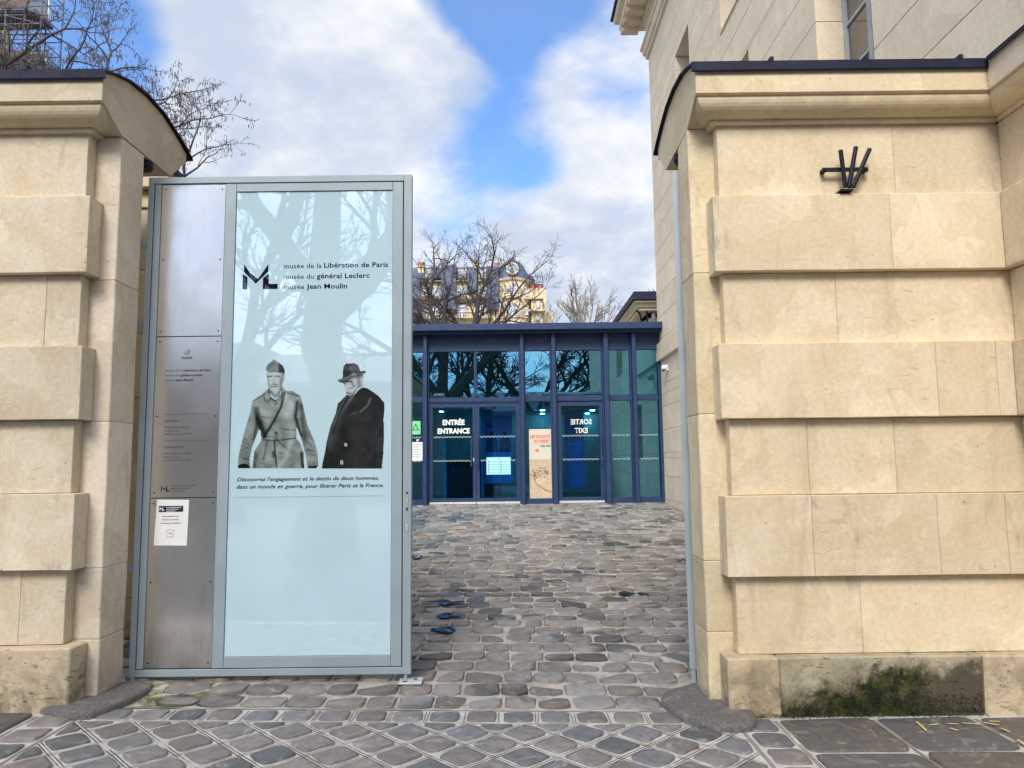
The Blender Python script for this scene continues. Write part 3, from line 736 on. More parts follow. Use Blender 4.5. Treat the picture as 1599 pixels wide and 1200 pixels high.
for y0, y1, zz0 in ((6.57, 7.79, ((0, 4.19), (7.47, 8.47), (9.91, 11.6))), (10.01, 11.26, ((0, 4.29), (7.47, 8.47), (9.91, 11.6))), (13.29, 14.44, ((0, 1.64), (3.11, 8.47), (9.91, 11.6)))):
    for a, b in zz0: core(y0, y1, a, b)
part('joint_backing', bb, M['darkjoint'], mus)
part('body', MB().box(BX+.455, 11, 1.5, 17.15, .0, 12.6), M['ashlar'], mus)
box('sill', BX-.02, BX+.3, 10.0, 11.27, 8.44, 8.478, M['ashlar'], mus)
for (y0, y1, z0, z1) in WIN:
    fr = MB(); X0, X1 = BX+.30, BX+.35
    fr.box(X0, X1, y0, y0+.07, z0, z1); fr.box(X0, X1, y1-.07, y1, z0, z1); fr.box(X0, X1, y0+.07, y1-.07, z0, z0+.07); fr.box(X0, X1, y0+.07, y1-.07, z1-.07, z1)
    ym = (y0+y1)/2; fr.box(X0-.012, X1, ym-.045, ym+.045, z0+.07, z1-.07)
    z = z0+.07; n = max(2, round((z1-z0)/.52))
    for k in range(1, n): zk = z0+(z1-z0)*k/n; fr.box(X0+.005, X1-.002, y0+.07, ym-.045, zk-.016, zk+.016); fr.box(X0+.005, X1-.002, ym+.045, y1-.07, zk-.016, zk+.016)
    wf = part('window_frame', fr, M['winframe'] if 'winframe' in M else M.setdefault('winframe', simple('grey_window_paint', (.42, .44, .46), .5)), mus)
    part('window_pane', MB().box(BX+.325, BX+.332, y0+.02, y1-.02, z0+.02, z1-.02), M['winglass'], wf)
# band above the ground floor near the pavilion
bd = MB().box(BX-.075, BX-.001, 14.0, 17.05, 3.88, 4.28); part('band_course', bd, M['ashlar'], mus, bevel=.006)
# string course and top cornice, returned round the far corner
def wrap(prof, name, mat, y_end=17.15):
    mb = MB(); rings = []
    for d, z in prof: rings.append([(BX-d, 1.5, z), (BX-d, y_end+d, z), (BX+3, y_end+d, z)])
    loft(mb, rings); return part(name, mb, mat, mus, fix=True)
wrap([(0, 11.40), (.06, 11.42), (.06, 11.50), (.10, 11.52), (.13, 11.60), (.13, 11.66), (.17, 11.68), (.17, 11.74), (0, 11.80)], 'string_course', M['ashlar'])
wrap([(0, 12.15), (.06, 12.18), (.06, 12.32), (.14, 12.36), (.14, 12.44), (.60, 12.50), (.60, 12.68), (.70, 12.74), (.74, 12.84), (.0, 12.86)], 'cornice', M['ashlar'])
wrap([(.0, 12.862), (.78, 12.865), (.80, 12.90), (.78, 12.99), (0, 13.1)], 'zinc_gutter', M['zinc'])
mdm = MB().box(-.215, .215, -.10, .10, -.067, .067).mesh('modillion', M['ashlar']); y = 17.6
while y > 8: link('modillion', mdm, mus, Vector((BX-.365, y, 12.428))-mus.location); y -= .42
part('body_upper', MB().box(BX+.01, 11, 1.5, 17.12, 11.6, 12.6), M['ashlar'], mus)

# camera dome
cc = thing('security_camera', (3.40, 16.15, 3.62), 'white dome security camera on the ashlar wall beside the glass pavilion', 'security camera')
part('wall_bracket', MB().box(3.405, 3.449, 16.10, 16.20, 3.56, 3.70), M['white'], cc, bevel=.012)
part('housing', MB().lathe((3.37, 16.15, 3.62), [(0, .075), (.045, .07), (.066, .035), (.07, 0), (.066, -.02), (.05, -.03)], 18), M['white'], cc, smooth=True)
part('dome', MB().lathe((3.37, 16.15, 3.59), [(.05, 0), (.048, -.02), (.032, -.045), (0, -.055)], 18), M['winglass'], cc, smooth=True)

# ================================================================ GATE (left leaf)
GY = 5.27
g = thing('metal_gate', (-2.66, GY, .16), 'grey metal gate leaf with steel sheets and pale museum poster behind glass', 'gate')
G = M['gate']
def bar(name, x0, x1, z0, z1, ya=GY-.03, yb=GY+.03, mat=G, par=None, bev=.002): return box(name, x0, x1, ya, yb, z0, z1, mat, par or g, bev)
bar('frame_bar', -2.660, -2.618, .16, 3.72); bar('frame_bar', -.778, -.720, .16, 3.72)
bar('frame_bar', -2.6178, -.7782, 3.672, 3.72); bar('frame_bar', -2.6178, -.7782, .16, .206)
bar('backing_sheet', -2.6175, -.7785, .2065, 3.6715, GY-.004, GY+.02, M['gatedark'])
bar('inner_stile', -2.612, -2.566, .212, 3.667, GY-.026, GY-.006)
bar('rail', -2.012, -.862, 3.606, 3.667, GY-.024, GY-.006); bar('rail', -2.012, -.862, .212, .284, GY-.024, GY-.006)
bar('inner_stile', -2.092, -2.014, .212, 3.667, GY-.0242, GY-.006); bar('inner_stile', -.860, -.786, .212, 3.667, GY-.0242, GY-.006)
sx0, sx1 = -2.563, -2.096
for z0, z1 in ((2.534, 3.665), (1.380, 2.528), (.215, 1.374)):
    sh = bar('steel_sheet', sx0, sx1, z0, z1, GY-.017, GY-.008, M['sheet'], bev=.0008)
    for zz_ in ((z0+.035, (z0+z1)/2, z1-.035)):
        for xx in (sx0+.025, sx1-.025):
            part('screw', MB().lathe((xx, GY-.017, zz_), [(0, -.003), (.0055, -.002), (.006, 0)], 8, 'Y'), M['iron'], sh)
gp = bar('poster_glass', -2.011, -.863, .287, 3.603, GY-.014, GY-.008, M['poster'], bev=0)
PY = GY-.0150
for zz_ in (3.209, 2.612, .9):
    hb = MB().box(-2.735, -2.662, GY-.045, GY-.020, zz_-.025, zz_+.025); hb.lathe((-2.722, GY-.046, zz_), [(0, -.012), (.010, -.012), (.010, 0)], 8, 'Y')
    part('hinge', hb, G, g)
box('foot', -2.652, -2.622, GY-.02, GY+.02, .085, .159, G, g)
part('foot_pin', MB().lathe((-2.637, GY, .06), [(0, .025), (.035, .025), (.04, 0), (0, 0)], 12), M['iron'], g)
hs = box('handle_recess', -.755, -.742, GY-.0335, GY-.0302, 1.27, 1.40, M['ink'], g)
box('handle_plate', -.7535, -.7435, GY-.0350, GY-.0337, 1.29, 1.385, M['kick'], hs)
part('lock', MB().lathe((-.748, GY-.0302, 1.165), [(0, -.006), (.007, -.006), (.009, 0)], 10, 'Y').box(-.752, -.744, GY-.036, GY-.0305, 1.125, 1.160), M['kick'], g)
part('drop_bolt', MB().tube([(-.757, GY-.01, .159), (-.757, GY-.01, .075)], .011, 10), M['gate'], g)
mb = MB()
sp_ = thing('gate_stop_plate', (-.70, 5.25, .075), 'small galvanised stop plate with holes bolted to the cobbles under the gate bolt', 'floor plate')
zt = gz(-.7, 5.25)+.022
part('plate', MB().box(-.80, -.64, 5.185, 5.31, zt-.012, zt, Matrix.Rotation(0, 4, 'Z')), M['kick'], sp_, bevel=.002)
for x, y in ((-.69, 5.27), (-.755, 5.22)): part('hole', MB().lathe((x, y, zt+.0012), [(0, 0), (.016, 0), (.016, -.001)], 12), M['ink'], sp_)
# poster lettering
K = M['inkglass']
def gx(px, py): p = at(px, py, GY-.015); return p.x, p.z
def gtext(s, px0, px1, pyb, hpx, mat=K, y=PY, **k):
    x0, z0 = gx(px0, pyb); x1, _ = gx(px1, pyb); return text('lettering', s, x0, z0, x1-x0, hpx*GY/1150, y, mat, gp if mat is K else k.pop('par', gp), **k)
gtext('musée de la', 443, 502, 419.5, 8); gtext('Libération de Paris', 506, 606, 418.2, 8.3, bold=.013)
gtext('musée du', 443, 490, 436, 8); gtext('général Leclerc', 494.5, 577, 435, 8.3, bold=.013)
gtext('musée', 443, 475, 452, 8); gtext('Jean Moulin', 478.5, 542, 451.3, 8.3, bold=.013)
gtext("Découvrez l'engagement et le destin de deux hommes,", 370, 591, 752, 6.0, bold=.014, shear=.25)
gtext('dans un monde en guerre, pour libérer Paris et la France.', 369, 599, 763.5, 6.0, bold=.014, shear=.25)
a, z_ = gx(369, 777); b, _ = gx(598, 776); part('rule_line', MB().box(a, b, PY-.0004, PY, z_-.0022, z_+.0006), M['gate'], gp)
def mlogo(x0, z0, w, h, Y, mat, par):          # an M whose last stroke runs into an L
    mb = MB(); 
    def q(pts): mb.prism([(x0+x*w, z0+z*h) for x, z in pts], lambda x, z: (x, Y, z), lambda x, z: (x, Y+.0004, z))
    q([(0, 0), (.13, 0), (.13, .48), (0, .60)]); q([(.03, 1), (.03, .70), (.36, .22), (.42, .40), (.20, .66)]); q([(.42, .40), (.36, .22), (.70, .70), (.70, 1)])
    q([(.56, 0), (.97, 0), (.97, .20), (.72, .20), (.72, .62), (.56, .44)])
    return part('logo', mb, mat, par, fix=True)
x0, z0 = gx(378.5, 452); x1, z1 = gx(436, 412.5); mlogo(x0, z0, x1-x0, z1-z0, PY, K, gp)
# etched lettering on the steel sheets
def sxz(px, py): p = at(px, py, GY-.018); return p.x, p.z
def stext(s, px0, px1, pyb, hpx, bold=0, mat=M['inkgrey']):
    x0, z0 = sxz(px0, pyb); x1, _ = sxz(px1, pyb); text('lettering', s, x0, z0, x1-x0, hpx*GY/1150, GY-.0178, mat, g, bold=bold)
sI = M['ink']
stext('PARIS', 284, 300, 561, 3.6, .02, sI)
mb = MB(); cx, cz = sxz(292, 550)
for k in range(22):
    a0_, a1_ = math.pi*(.95+k*1.35/22), math.pi*(.95+(k+1)*1.35/22)
    mb.box(-.0016, .0016, -.0003, .0003, 0, .0055, Matrix.Translation((cx+.019*math.cos(a0_), GY-.0178, cz+.017*math.sin(a0_)))@Matrix.Rotation(-a0_, 4, 'Y'))
for k in range(16):
    a0_ = 2*math.pi*k/16; mb.box(-.001, .001, -.0003, .0003, -.001, .003, Matrix.Translation((cx+.003+.008*math.cos(a0_), GY-.0178, cz+.003+.010*math.sin(a0_)))@Matrix.Rotation(-a0_, 4, 'Y'))
part('emblem', mb, sI, g)
for s0, s1, xa, xm, xb, yb in (('musée de la', 'Libération de Paris', 258, 284, 329, 580.5), ('musée du', 'général Leclerc', 258, 280, 316, 588), ('musée', 'Jean Moulin', 258, 273, 302, 595.5)):
    stext(s0, xa, xm, yb, 3.6, 0); stext(s1, xm+1.8, xb, yb, 3.8, .024, sI)
stext('Ouverture', 257, 279, 659, 3.8, .01)
for s_, w, yb in (('Du mardi au dimanche', 39, 669), ('de 10h à 18h', 22, 674.5), ('Dernière entrée à 17h15', 42, 679.5)): stext(s_, 256, 256+w, yb, 3.0)
stext('Opening times', 255, 287, 700, 3.8, .01)
for s_, w, yb in (('From Tuesday to Sunday', 43, 710), ('10 am to 6 pm', 25, 715.5), ('Last entrance at 5:15 pm', 43, 720.5)): stext(s_, 254.5, 254.5+w, yb, 3.0)
for y_ in (647.5, 688.5):
    xa, za = sxz(256, y_); xb, _ = sxz(327, y_); part('rule_line', MB().box(xa, xb, GY-.0178, GY-.0172, za-.0012, za+.0012), M['inkgrey'], g)
xa, za = sxz(251, 768); xb, zb = sxz(265, 758); mlogo(xa, za, xb-xa, zb-za, GY-.0178, sI, g)
for s_, w, yb in (('musée de la Libération de Paris', 38, 759.8), ('musée du général Leclerc', 31, 764), ('musée Jean Moulin', 23, 768)): stext(s_, 266, 266+w, yb, 2.2, .01)
# paper notice
pn = thing('paper_notice', (-2.42, GY-.03, 1.04), 'white A4 paper notice taped to the lower steel sheet of the gate', 'notice')
xa, za = sxz(240, 852); xb, zb = sxz(291.5, 780)
mb = MB(); mb.prism([(xa, za), (xa+.232, za-.004), (xa+.238, zb-.004), (xa+.012, zb)], lambda x, z: (x, GY-.0195, z), lambda x, z: (x, GY-.0188, z)); sheet_ = part('sheet', mb, M['paper'], pn, fix=True)
hx0, hz0 = sxz(248, 800); hx1, hz1 = sxz(286.5, 790); part('header', MB().box(hx0, hx1, GY-.0203, GY-.0197, hz0, hz1), simple('navy_ink', (.01, .012, .04), .5), pn)
mlogo(hx0+.006, hz0+.010, .034, .028, GY-.0212, M['whiteink'], pn)
def ntext(s, px0, px1, pyb, hpx, mat=M['ink'], bold=0):
    x0, z0 = sxz(px0, pyb); x1, _ = sxz(px1, pyb); text('lettering', s, x0, z0, x1-x0, hpx*GY/1150, GY-.0212, mat, pn, bold=bold)
for s_, w, yb in (('musée de la Libération de Paris', 23, 793.5), ('musée du général Leclerc', 19, 796.3), ('musée Jean Moulin', 14, 799.1)): ntext(s_, 260, 260+w, yb, 1.8, M['whiteink'], .02)
for s_, a_, b_, yb in (('Entrée administrative', 254, 280, 807.5), ('livraisons et courrier', 254, 280, 812.8), ('sur la gauche du bâtiment', 251, 283, 818.2)): ntext(s_, a_, b_, yb, 2.0, bold=.01)
x0, z0 = sxz(260.5, 839); x1, z1 = sxz(272, 827.5)
mb = MB(); t_ = .0016
for q in ((x0, x1, z0, z0+t_), (x0, x1, z1-t_, z1), (x0, x0+t_, z0+t_, z1-t_), (x1-t_, x1, z0+t_, z1-t_)): mb.box(q[0], q[1], GY-.0210, GY-.0204, q[2], q[3])
part('stamp_frame', mb, M['ink'], pn); mlogo(x0+.016, z0+.020, .022, .014, GY-.0212, M['ink'], pn)

# ---- printed photographs of the two men (flat print: one coloured sheet each)
def pip(P, X, Y):
    P = np.array(P, float); c = np.zeros(X.shape, bool); j = len(P)-1
    for i in range(len(P)):
        xi, yi = P[i]; xj, yj = P[j]
        t = ((yi > Y) != (yj > Y)) & (X < (xj-xi)*(Y-yi)/((yj-yi) if yj != yi else 1e-9)+xi); c ^= t; j = i
    return c
def sdist(X, Y, pts):
    d = np.full(X.shape, 1e9)
    for (x1, y1), (x2, y2) in zip(pts[:-1], pts[1:]):
        L = (x2-x1)**2+(y2-y1)**2+1e-9; t = np.clip(((X-x1)*(x2-x1)+(Y-y1)*(y2-y1))/L, 0, 1)
        d = np.minimum(d, np.hypot(X-x1-t*(x2-x1), Y-y1-t*(y2-y1)))
    return d
def vnoise(X, Y, s_, seed):
    r_ = np.random.RandomState(seed); T = r_.rand(64, 64); u, v_ = X/s_, Y/s_; i, j = np.floor(u).astype(int), np.floor(v_).astype(int); fu, fv = u-i, v_-j
    fu = fu*fu*(3-2*fu); fv = fv*fv*(3-2*fv); g_ = lambda a, b: T[a % 64, b % 64]
    return (g_(i, j)*(1-fu)+g_(i+1, j)*fu)*(1-fv)+(g_(i, j+1)*(1-fu)+g_(i+1, j+1)*fu)*fv
def sheet_print(name, X, Y, mask, rgb, place, mat, parent):
    ny, nx_ = X.shape; idx = -np.ones((ny, nx_), int); vs = []; use = np.zeros((ny, nx_), bool)
    mq = mask[:-1, :-1] & mask[1:, 1:] & mask[:-1, 1:] & mask[1:, :-1]
    for a, b in ((slice(0, -1), slice(0, -1)), (slice(1, None), slice(0, -1)), (slice(0, -1), slice(1, None)), (slice(1, None), slice(1, None))): use[a, b] |= mq
    idx[use] = np.arange(use.sum()); co = [place(x, y) for x, y in zip(X[use], Y[use])]
    J, I = np.nonzero(mq); fs = [(int(idx[j, i]), int(idx[j+1, i]), int(idx[j+1, i+1]), int(idx[j, i+1])) for j, i in zip(J, I)]
    me = bpy.data.meshes.new(name); me.from_pydata(co, [], fs); at_ = me.color_attributes.new('Col', 'FLOAT_COLOR', 'POINT')
    c4 = np.ones((len(co), 4)); c4[:, :3] = rgb[use]; at_.data.foreach_set('color', c4.ravel().astype(np.float32)); me.materials.append(mat)
    return link(name, me, parent)
def G1(px, py): x, z = gx(px, py); return (x, PY-.0002, z)
st = 4.6
X, Y = np.meshgrid(np.arange(60, 880, st), np.arange(60, 1152, st))
cap = [(345, 180), (350, 150), (370, 115), (430, 68), (480, 105), (515, 130), (535, 170), (537, 215), (480, 203), (370, 200)]
face = [(350, 195), (358, 260), (368, 320), (385, 400), (430, 460), (480, 440), (505, 360), (515, 300), (540, 265), (543, 235), (530, 210), (480, 203), (370, 200)]
torso = [(330, 395), (375, 355), (400, 440), (440, 470), (490, 420), (510, 338), (550, 380), (620, 385), (690, 430), (660, 520), (640, 640), (652, 745), (650, 850), (690, 900), (725, 1000), (728, 1150), (212, 1150), (230, 980), (302, 870), (297, 790), (280, 755), (265, 640), (240, 520), (215, 480)]
armL = [(215, 478), (275, 520), (280, 640), (282, 765), (240, 870), (210, 960), (190, 1060), (200, 1150), (70, 1150), (70, 1080), (80, 1010), (130, 800), (190, 600)]
armR = [(690, 430), (715, 520), (760, 720), (830, 880), (862, 1010), (868, 1120), (845, 1150), (760, 1150), (735, 1000), (690, 840), (652, 745), (638, 640), (650, 480)]
mc, mf, mt_, ml_, mr_ = (pip(p, X, Y) for p in (cap, face, torso, armL, armR))
mask = mc | mf | mt_ | ml_ | mr_
Lm = .215+.13*(vnoise(X, Y, 75, 1)-.5)+.05*(vnoise(X, Y, 22, 2)-.5)+.025*(vnoise(X, Y, 8, 3)-.5)
def stroke(Lm, pts, w, d, m_=None):
    q = np.exp(-(sdist(X, Y, pts)/w)**2); q = q if m_ is None else q*m_; return Lm*(1-q*d) if d > 0 else Lm+q*(-d)
Lm = np.where(mt_, Lm*1.08, Lm); Lm = stroke(Lm, [(265, 560), (285, 700), (300, 800)], 26, .75); Lm = stroke(Lm, [(655, 500), (640, 640), (690, 830)], 20, .78)
Lm = stroke(Lm, [(700, 520), (712, 700), (740, 900)], 22, .5); Lm = stroke(Lm, [(240, 560), (262, 700), (230, 860)], 22, .6)
Lm = stroke(Lm, [(530, 400), (500, 540), (440, 660), (330, 840)], 15, .8); Lm = stroke(Lm, [(555, 400), (520, 545), (460, 665)], 5, -.10)
Lm = stroke(Lm, [(300, 700), (330, 780), (340, 830)], 26, .7); Lm = stroke(Lm, [(300, 866), (450, 874), (650, 850)], 6, .75); Lm = stroke(Lm, [(300, 830), (430, 836)], 4, .6)
Lm = stroke(Lm, [(450, 800), (452, 868)], 18, .8); Lm = stroke(Lm, [(450, 815), (452, 855)], 6, -.14)
Lm = stroke(Lm, [(432, 885), (440, 1000), (456, 1150)], 9, .8); Lm = stroke(Lm, [(360, 880), (345, 960), (325, 1060)], 8, .5); Lm = stroke(Lm, [(480, 890), (560, 960)], 10, .45)
Lm = stroke(Lm, [(590, 900), (560, 1020), (470, 1150)], 26, -.10); Lm = stroke(Lm, [(250, 1010), (235, 1140)], 26, .55); Lm = stroke(Lm, [(700, 1000), (716, 1150)], 18, .8)
Lm = stroke(Lm, [(420, 990), (425, 1030)], 16, .7); Lm = stroke(Lm, [(218, 484), (330, 425)], 5, .7); Lm = stroke(Lm, [(560, 405), (680, 435)], 5, .75)
Lm = stroke(Lm, [(560, 450), (600, 520), (560, 620)], 40, -.09); Lm = stroke(Lm, [(270, 560), (380, 620)], 40, -.07)
Lm = stroke(Lm, [(330, 400), (335, 480), (370, 495), (400, 455)], 5, .7); Lm = stroke(Lm, [(375, 360), (400, 450), (440, 480)], 10, .7); Lm = stroke(Lm, [(505, 350), (500, 440), (440, 520)], 8, .6)
Lm = stroke(Lm, [(345, 440), (380, 440)], 14, -.12); Lm = stroke(Lm, [(485, 450), (465, 490)], 9, -.12)
for p_ in (((120, 880), (190, 920)), ((110, 920), (180, 945)), ((90, 1040), (180, 1060)), ((130, 850), (160, 870)), ((760, 880), (800, 930)), ((800, 1010), (830, 1020)), ((760, 960), (820, 980)), ((470, 990), (520, 1000)), ((300, 640), (430, 650)), ((480, 760), (640, 770))): Lm = stroke(Lm, list(p_), 6, .5)
Lf = .42+.1*(vnoise(X, Y, 20, 9)-.5); Lf = stroke(Lf, [(365, 245), (410, 238)], 7, .75); Lf = stroke(Lf, [(440, 240), (485, 240)], 7, .75); Lf = stroke(Lf, [(428, 250), (420, 310), (445, 318)], 6, .35)
Lf = stroke(Lf, [(400, 345), (460, 342)], 6, .7); Lf = stroke(Lf, [(400, 325), (462, 322)], 6, .55); Lf = stroke(Lf, [(360, 230), (372, 330), (400, 410)], 12, .5); Lf = stroke(Lf, [(515, 220), (500, 300), (500, 400)], 20, .55); Lf = stroke(Lf, [(400, 400), (440, 440), (490, 400)], 20, .5)
Lf = stroke(Lf, [(528, 235), (532, 265)], 6, -.12)
Lc = .16+.1*(vnoise(X, Y, 30, 5)-.5); Lc = np.where(X > 475, .035, Lc); Lc = stroke(Lc, [(345, 190), (370, 200), (480, 203), (537, 215)], 6, .6)
L = np.where(mc, Lc, np.where(mf & ~mt_, Lf, Lm)); gl = pip([(70, 1120), (110, 1100), (165, 1105), (200, 1150), (70, 1150)], X, Y) | pip([(752, 1130), (865, 1118), (845, 1150), (765, 1150)], X, Y); L = np.where(gl, .012, L)
L = np.clip((L-.16)*1.35+.16, .008, 1); rgb = np.stack([L*.84, L*1.0, L*.97], -1)
sheet_print('printed_figure', X, Y, mask, rgb, lambda x, y: G1(360+x/6.316, 550+y/6.316), M['print'], gp)['label'] = 'print of a soldier in belted trench coat'
X, Y = np.meshgrid(np.arange(70, 710, st), np.arange(100, 1152, st))
hat = [(283, 255), (283, 200), (292, 140), (320, 110), (360, 112), (400, 106), (440, 130), (460, 185), (515, 183), (520, 205), (480, 222), (400, 213), (330, 262), (290, 310), (228, 290), (240, 272)]
face = [(290, 300), (330, 262), (400, 213), (490, 222), (488, 335), (470, 345), (430, 372), (400, 420), (350, 440), (318, 420), (315, 380), (300, 340)]
coat = [(325, 420), (235, 505), (215, 600), (160, 740), (125, 880), (105, 1000), (80, 1110), (78, 1150), (672, 1150), (690, 980), (693, 760), (690, 660), (700, 560), (698, 500), (640, 430), (530, 355), (480, 345), (440, 372), (400, 420), (350, 430)]
mh, mf, mt_ = (pip(p, X, Y) for p in (hat, face, coat)); mask = mh | mf | mt_
Lm = .016+.016*(vnoise(X, Y, 60, 11)-.3); Lm = stroke(Lm, [(320, 440), (230, 620), (150, 900)], 50, -.035); Lm = stroke(Lm, [(380, 440), (260, 600), (210, 700)], 16, -.05); Lm = stroke(Lm, [(340, 450), (250, 620), (190, 800)], 9, .8)
Lm = stroke(Lm, [(560, 460), (530, 530), (460, 590)], 9, -.09); Lm = stroke(Lm, [(420, 390), (350, 480)], 8, -.05); Lm = stroke(Lm, [(350, 620), (420, 600)], 8, -.03)
Lf = .50+.08*(vnoise(X, Y, 25, 12)-.5); Lf = stroke(Lf, [(300, 300), (360, 250), (440, 230), (490, 225)], 24, .85); Lf = stroke(Lf, [(325, 290), (370, 292)], 8, .9); Lf = stroke(Lf, [(375, 290), (385, 330), (400, 335)], 12, .6); Lf = stroke(Lf, [(345, 358), (385, 355)], 5, .7)
Lf = stroke(Lf, [(440, 240), (450, 340)], 24, .6); Lf = stroke(Lf, [(320, 400), (380, 415), (430, 375)], 12, .7)
Lh = .04+.03*(vnoise(X, Y, 30, 14)-.5); Lh = stroke(Lh, [(300, 150), (330, 170), (420, 150)], 16, -.03); Lh = stroke(Lh, [(286, 240), (350, 225), (420, 190)], 5, .7); Lh = stroke(Lh, [(235, 285), (300, 270), (390, 215)], 9, -.12)
L = np.where(mh, Lh, np.where(mf & ~mt_, Lf, Lm))
for cx, cy, ra, rb_ in ((315, 915, 15, 17), (275, 1090, 14, 22)): q = ((X-cx)/ra)**2+((Y-cy)/rb_)**2; L = np.where(q < 1, .55, L); L = np.where(q < .18, .05, L)
L = np.clip(L, .008, 1); rgb = np.stack([L*.92, L*1.0, L*1.03], -1)
sheet_print('printed_figure', X, Y, mask, rgb, lambda x, y: G1(490+x/6.316, 550+y/6.316), M['print'], gp)['label'] = 'print of a man in dark coat and felt hat'

# ---- right leaf, swung open, seen edge-on
ang = math.atan2(1.225, 5.27)
g2 = thing('metal_gate', (1.245, 5.27, .16), 'grey metal gate leaf swung wide open behind the right pier, seen edge-on', 'gate')
T = Matrix.Translation((1.205, 5.27, 0)) @ Matrix.Rotation(-ang-.006, 4, 'Z')
def lbar(nm, u0_, u1_, z0, z1, d0=0, d1=.05, mat=G): part(nm, MB().box(d0, d1, u0_, u1_, z0, z1, T), mat, g2, bevel=.002)
lbar('frame_bar', 0, .06, .16, 3.72); lbar('frame_bar', 1.86, 1.92, .16, 3.72); lbar('frame_bar', .061, 1.859, 3.672, 3.72); lbar('frame_bar', .061, 1.859, .16, .206)
lbar('steel_sheet', .062, 1.858, .207, 3.671, .012, .03, M['sheet']); lbar('foot', .005, .045, .07, .159, .008, .04); lbar('foot_pin', -.005, .055, .045, .069, 0, .045, M['iron'])
for z in (3.2, 2.61, .9): lbar('hinge', -.012, .02, z-.03, z+.03, .048, .075)
exec_later = None
# ================================================================ GLASS PAVILION
FYY = 17.0
pav = thing('glass_pavilion', (0, FYY, .64), 'navy framed glass entrance pavilion closing the cobbled courtyard', 'pavilion')
N_ = M['navy']; gl = .655
def fx(px): return at(px, 700, FYY).x
def fz(py, px=800): return at(px, py, FYY).z
XL, XR = -6.2, 3.44
box('roof_fascia', XL, XR+.10, FYY-.42, FYY+.2, 4.60, 4.755, N_, pav, .01)
box('roof_deck', XL, 3.42, FYY+.21, FYY+6, 4.45, 4.70, M['zinc'], pav)
box('fascia_soffit', XL, XR, FYY-.30, FYY-.01, 4.545, 4.597, N_, pav)
box('spandrel_panel', XL, XR, FYY-.01, FYY+.10, 4.235, 4.598, N_, pav)
fins = [(662.5, 668), (814, 819.3), (863, 869), (944.5, 951.5), (989, 995)]
fx_ = [(fx(a), fx(b)) for a, b in fins]; extra = [(-3.6, -3.52), (-5.1, -5.02)]
for a, b in extra+fx_:
    box('fin', a, b, FYY-.20, FYY+.08, gl-.03, 4.543, N_, pav, .004)
    box('jamb_profile', b+.002, b+.034, FYY-.055, FYY+.08, gl-.01, 4.233, N_, pav, .003); box('jamb_profile', a-.034, a-.002, FYY-.055, FYY+.08, gl-.01, 4.233, N_, pav, .003)
box('fin', 3.385, 3.448, FYY-.09, FYY+.08, gl-.03, 4.233, N_, pav, .004)
edges = [-5.1+.135, -3.6-.034]
bays = [(-5.02+.036, -3.6-.036), (-3.52+.036, fx_[0][0]-.036)] + [(fx_[i][1]+.036, fx_[i+1][0]-.036) for i in range(4)] + [(fx_[4][1]+.036, 3.383)]
zt0, zt1, zr0, zr1 = 3.10, 4.17, 2.965, 3.10
for i, (a, b) in enumerate(bays):
    box('head_rail', a, b, FYY-.05, FYY+.07, 4.172, 4.233, N_, pav, .003)
    box('transom', a, b, FYY-.06, FYY+.07, 2.99, 3.098, N_, pav, .003)
    if i != 2:
        w = box('window_frame', a, b, FYY+.001, FYY+.06, 3.099, 3.125, N_, pav); part('pane', MB().box(a+.002, b-.002, FYY+.02, FYY+.03, 3.126, 4.170), M['cglass'], w)
    else:
        mcx = fx(743); w = box('mullion', mcx-.032, mcx+.032, FYY-.04, FYY+.07, 3.099, 4.170, N_, pav, .003)
        for q0, q1 in ((a+.002, mcx-.034), (mcx+.034, b-.002)): part('pane', MB().box(q0, q1, FYY+.02, FYY+.03, 3.101, 4.170), M['cglass'], w)
    if i not in (2, 4):
        w = box('sill_rail', a, b, FYY-.05, FYY+.07, gl-.01, gl+.115, N_, pav, .003); part('pane', MB().box(a+.002, b-.002, FYY+.02, FYY+.03, gl+.117, 2.988), M['cglass' if i > 4 else 'dglass'], w)
def wave(x0, x1, z, Y, par):
    mb = MB(); n = max(2, int((x1-x0)/.085)); s_ = (x1-x0)/n
    for k in range(n):
        c = x0+(k+.5)*s_; P = [(c-.042, z+.022), (c-.028, z-.004), (c-.008, z-.012), (c+.012, z-.008), (c+.020, z+.010), (c+.036, z+.016)]
        mb.tube([(x, Y, z_) for x, z_ in P], .0055, 4)
    part('safety_marking', mb, M['tealink'], par)
zw1, zw2 = fz(682), fz(719)
def door(a, b, hinge_left, handle_px, pav_):
    st_ = .075; z0, z1 = gl+.075, 2.965
    d = part('door', MB().box(a, a+st_, FYY-.03, FYY+.03, z0-.02, z1).box(b-st_, b, FYY-.03, FYY+.03, z0-.02, z1).box(a+st_, b-st_, FYY-.03, FYY+.03, z1-.09, z1).box(a+st_, b-st_, FYY-.03, FYY+.03, z0-.02, z0+.06), N_, pav)
    part('pane', MB().box(a+st_+.001, b-st_-.001, FYY-.004, FYY+.004, z0+.061, z1-.091), M['dglass'], d)
    part('threshold_strip', MB().box(a+.003, b-.003, FYY-.045, FYY+.02, gl+.005, gl+.053), M['kick'], d)
    hx = fx(handle_px); mbh = MB().box(hx-.018, hx+.018, FYY-.115, FYY-.085, fz(728), fz(685)); mbh.box(hx-.018, hx+.018, FYY-.084, FYY-.031, fz(687), fz(685)); mbh.box(hx-.018, hx+.018, FYY-.084, FYY-.031, fz(728), fz(726))
    part('handle', mbh, N_, d, bevel=.003)
    wave(a+st_+.02, b-st_-.02, zw1, FYY-.012, d); wave(a+st_+.02, b-st_-.02, zw2, FYY-.012, d); return d
ba, bb_ = bays[2]; mc_ = fx(743.6)
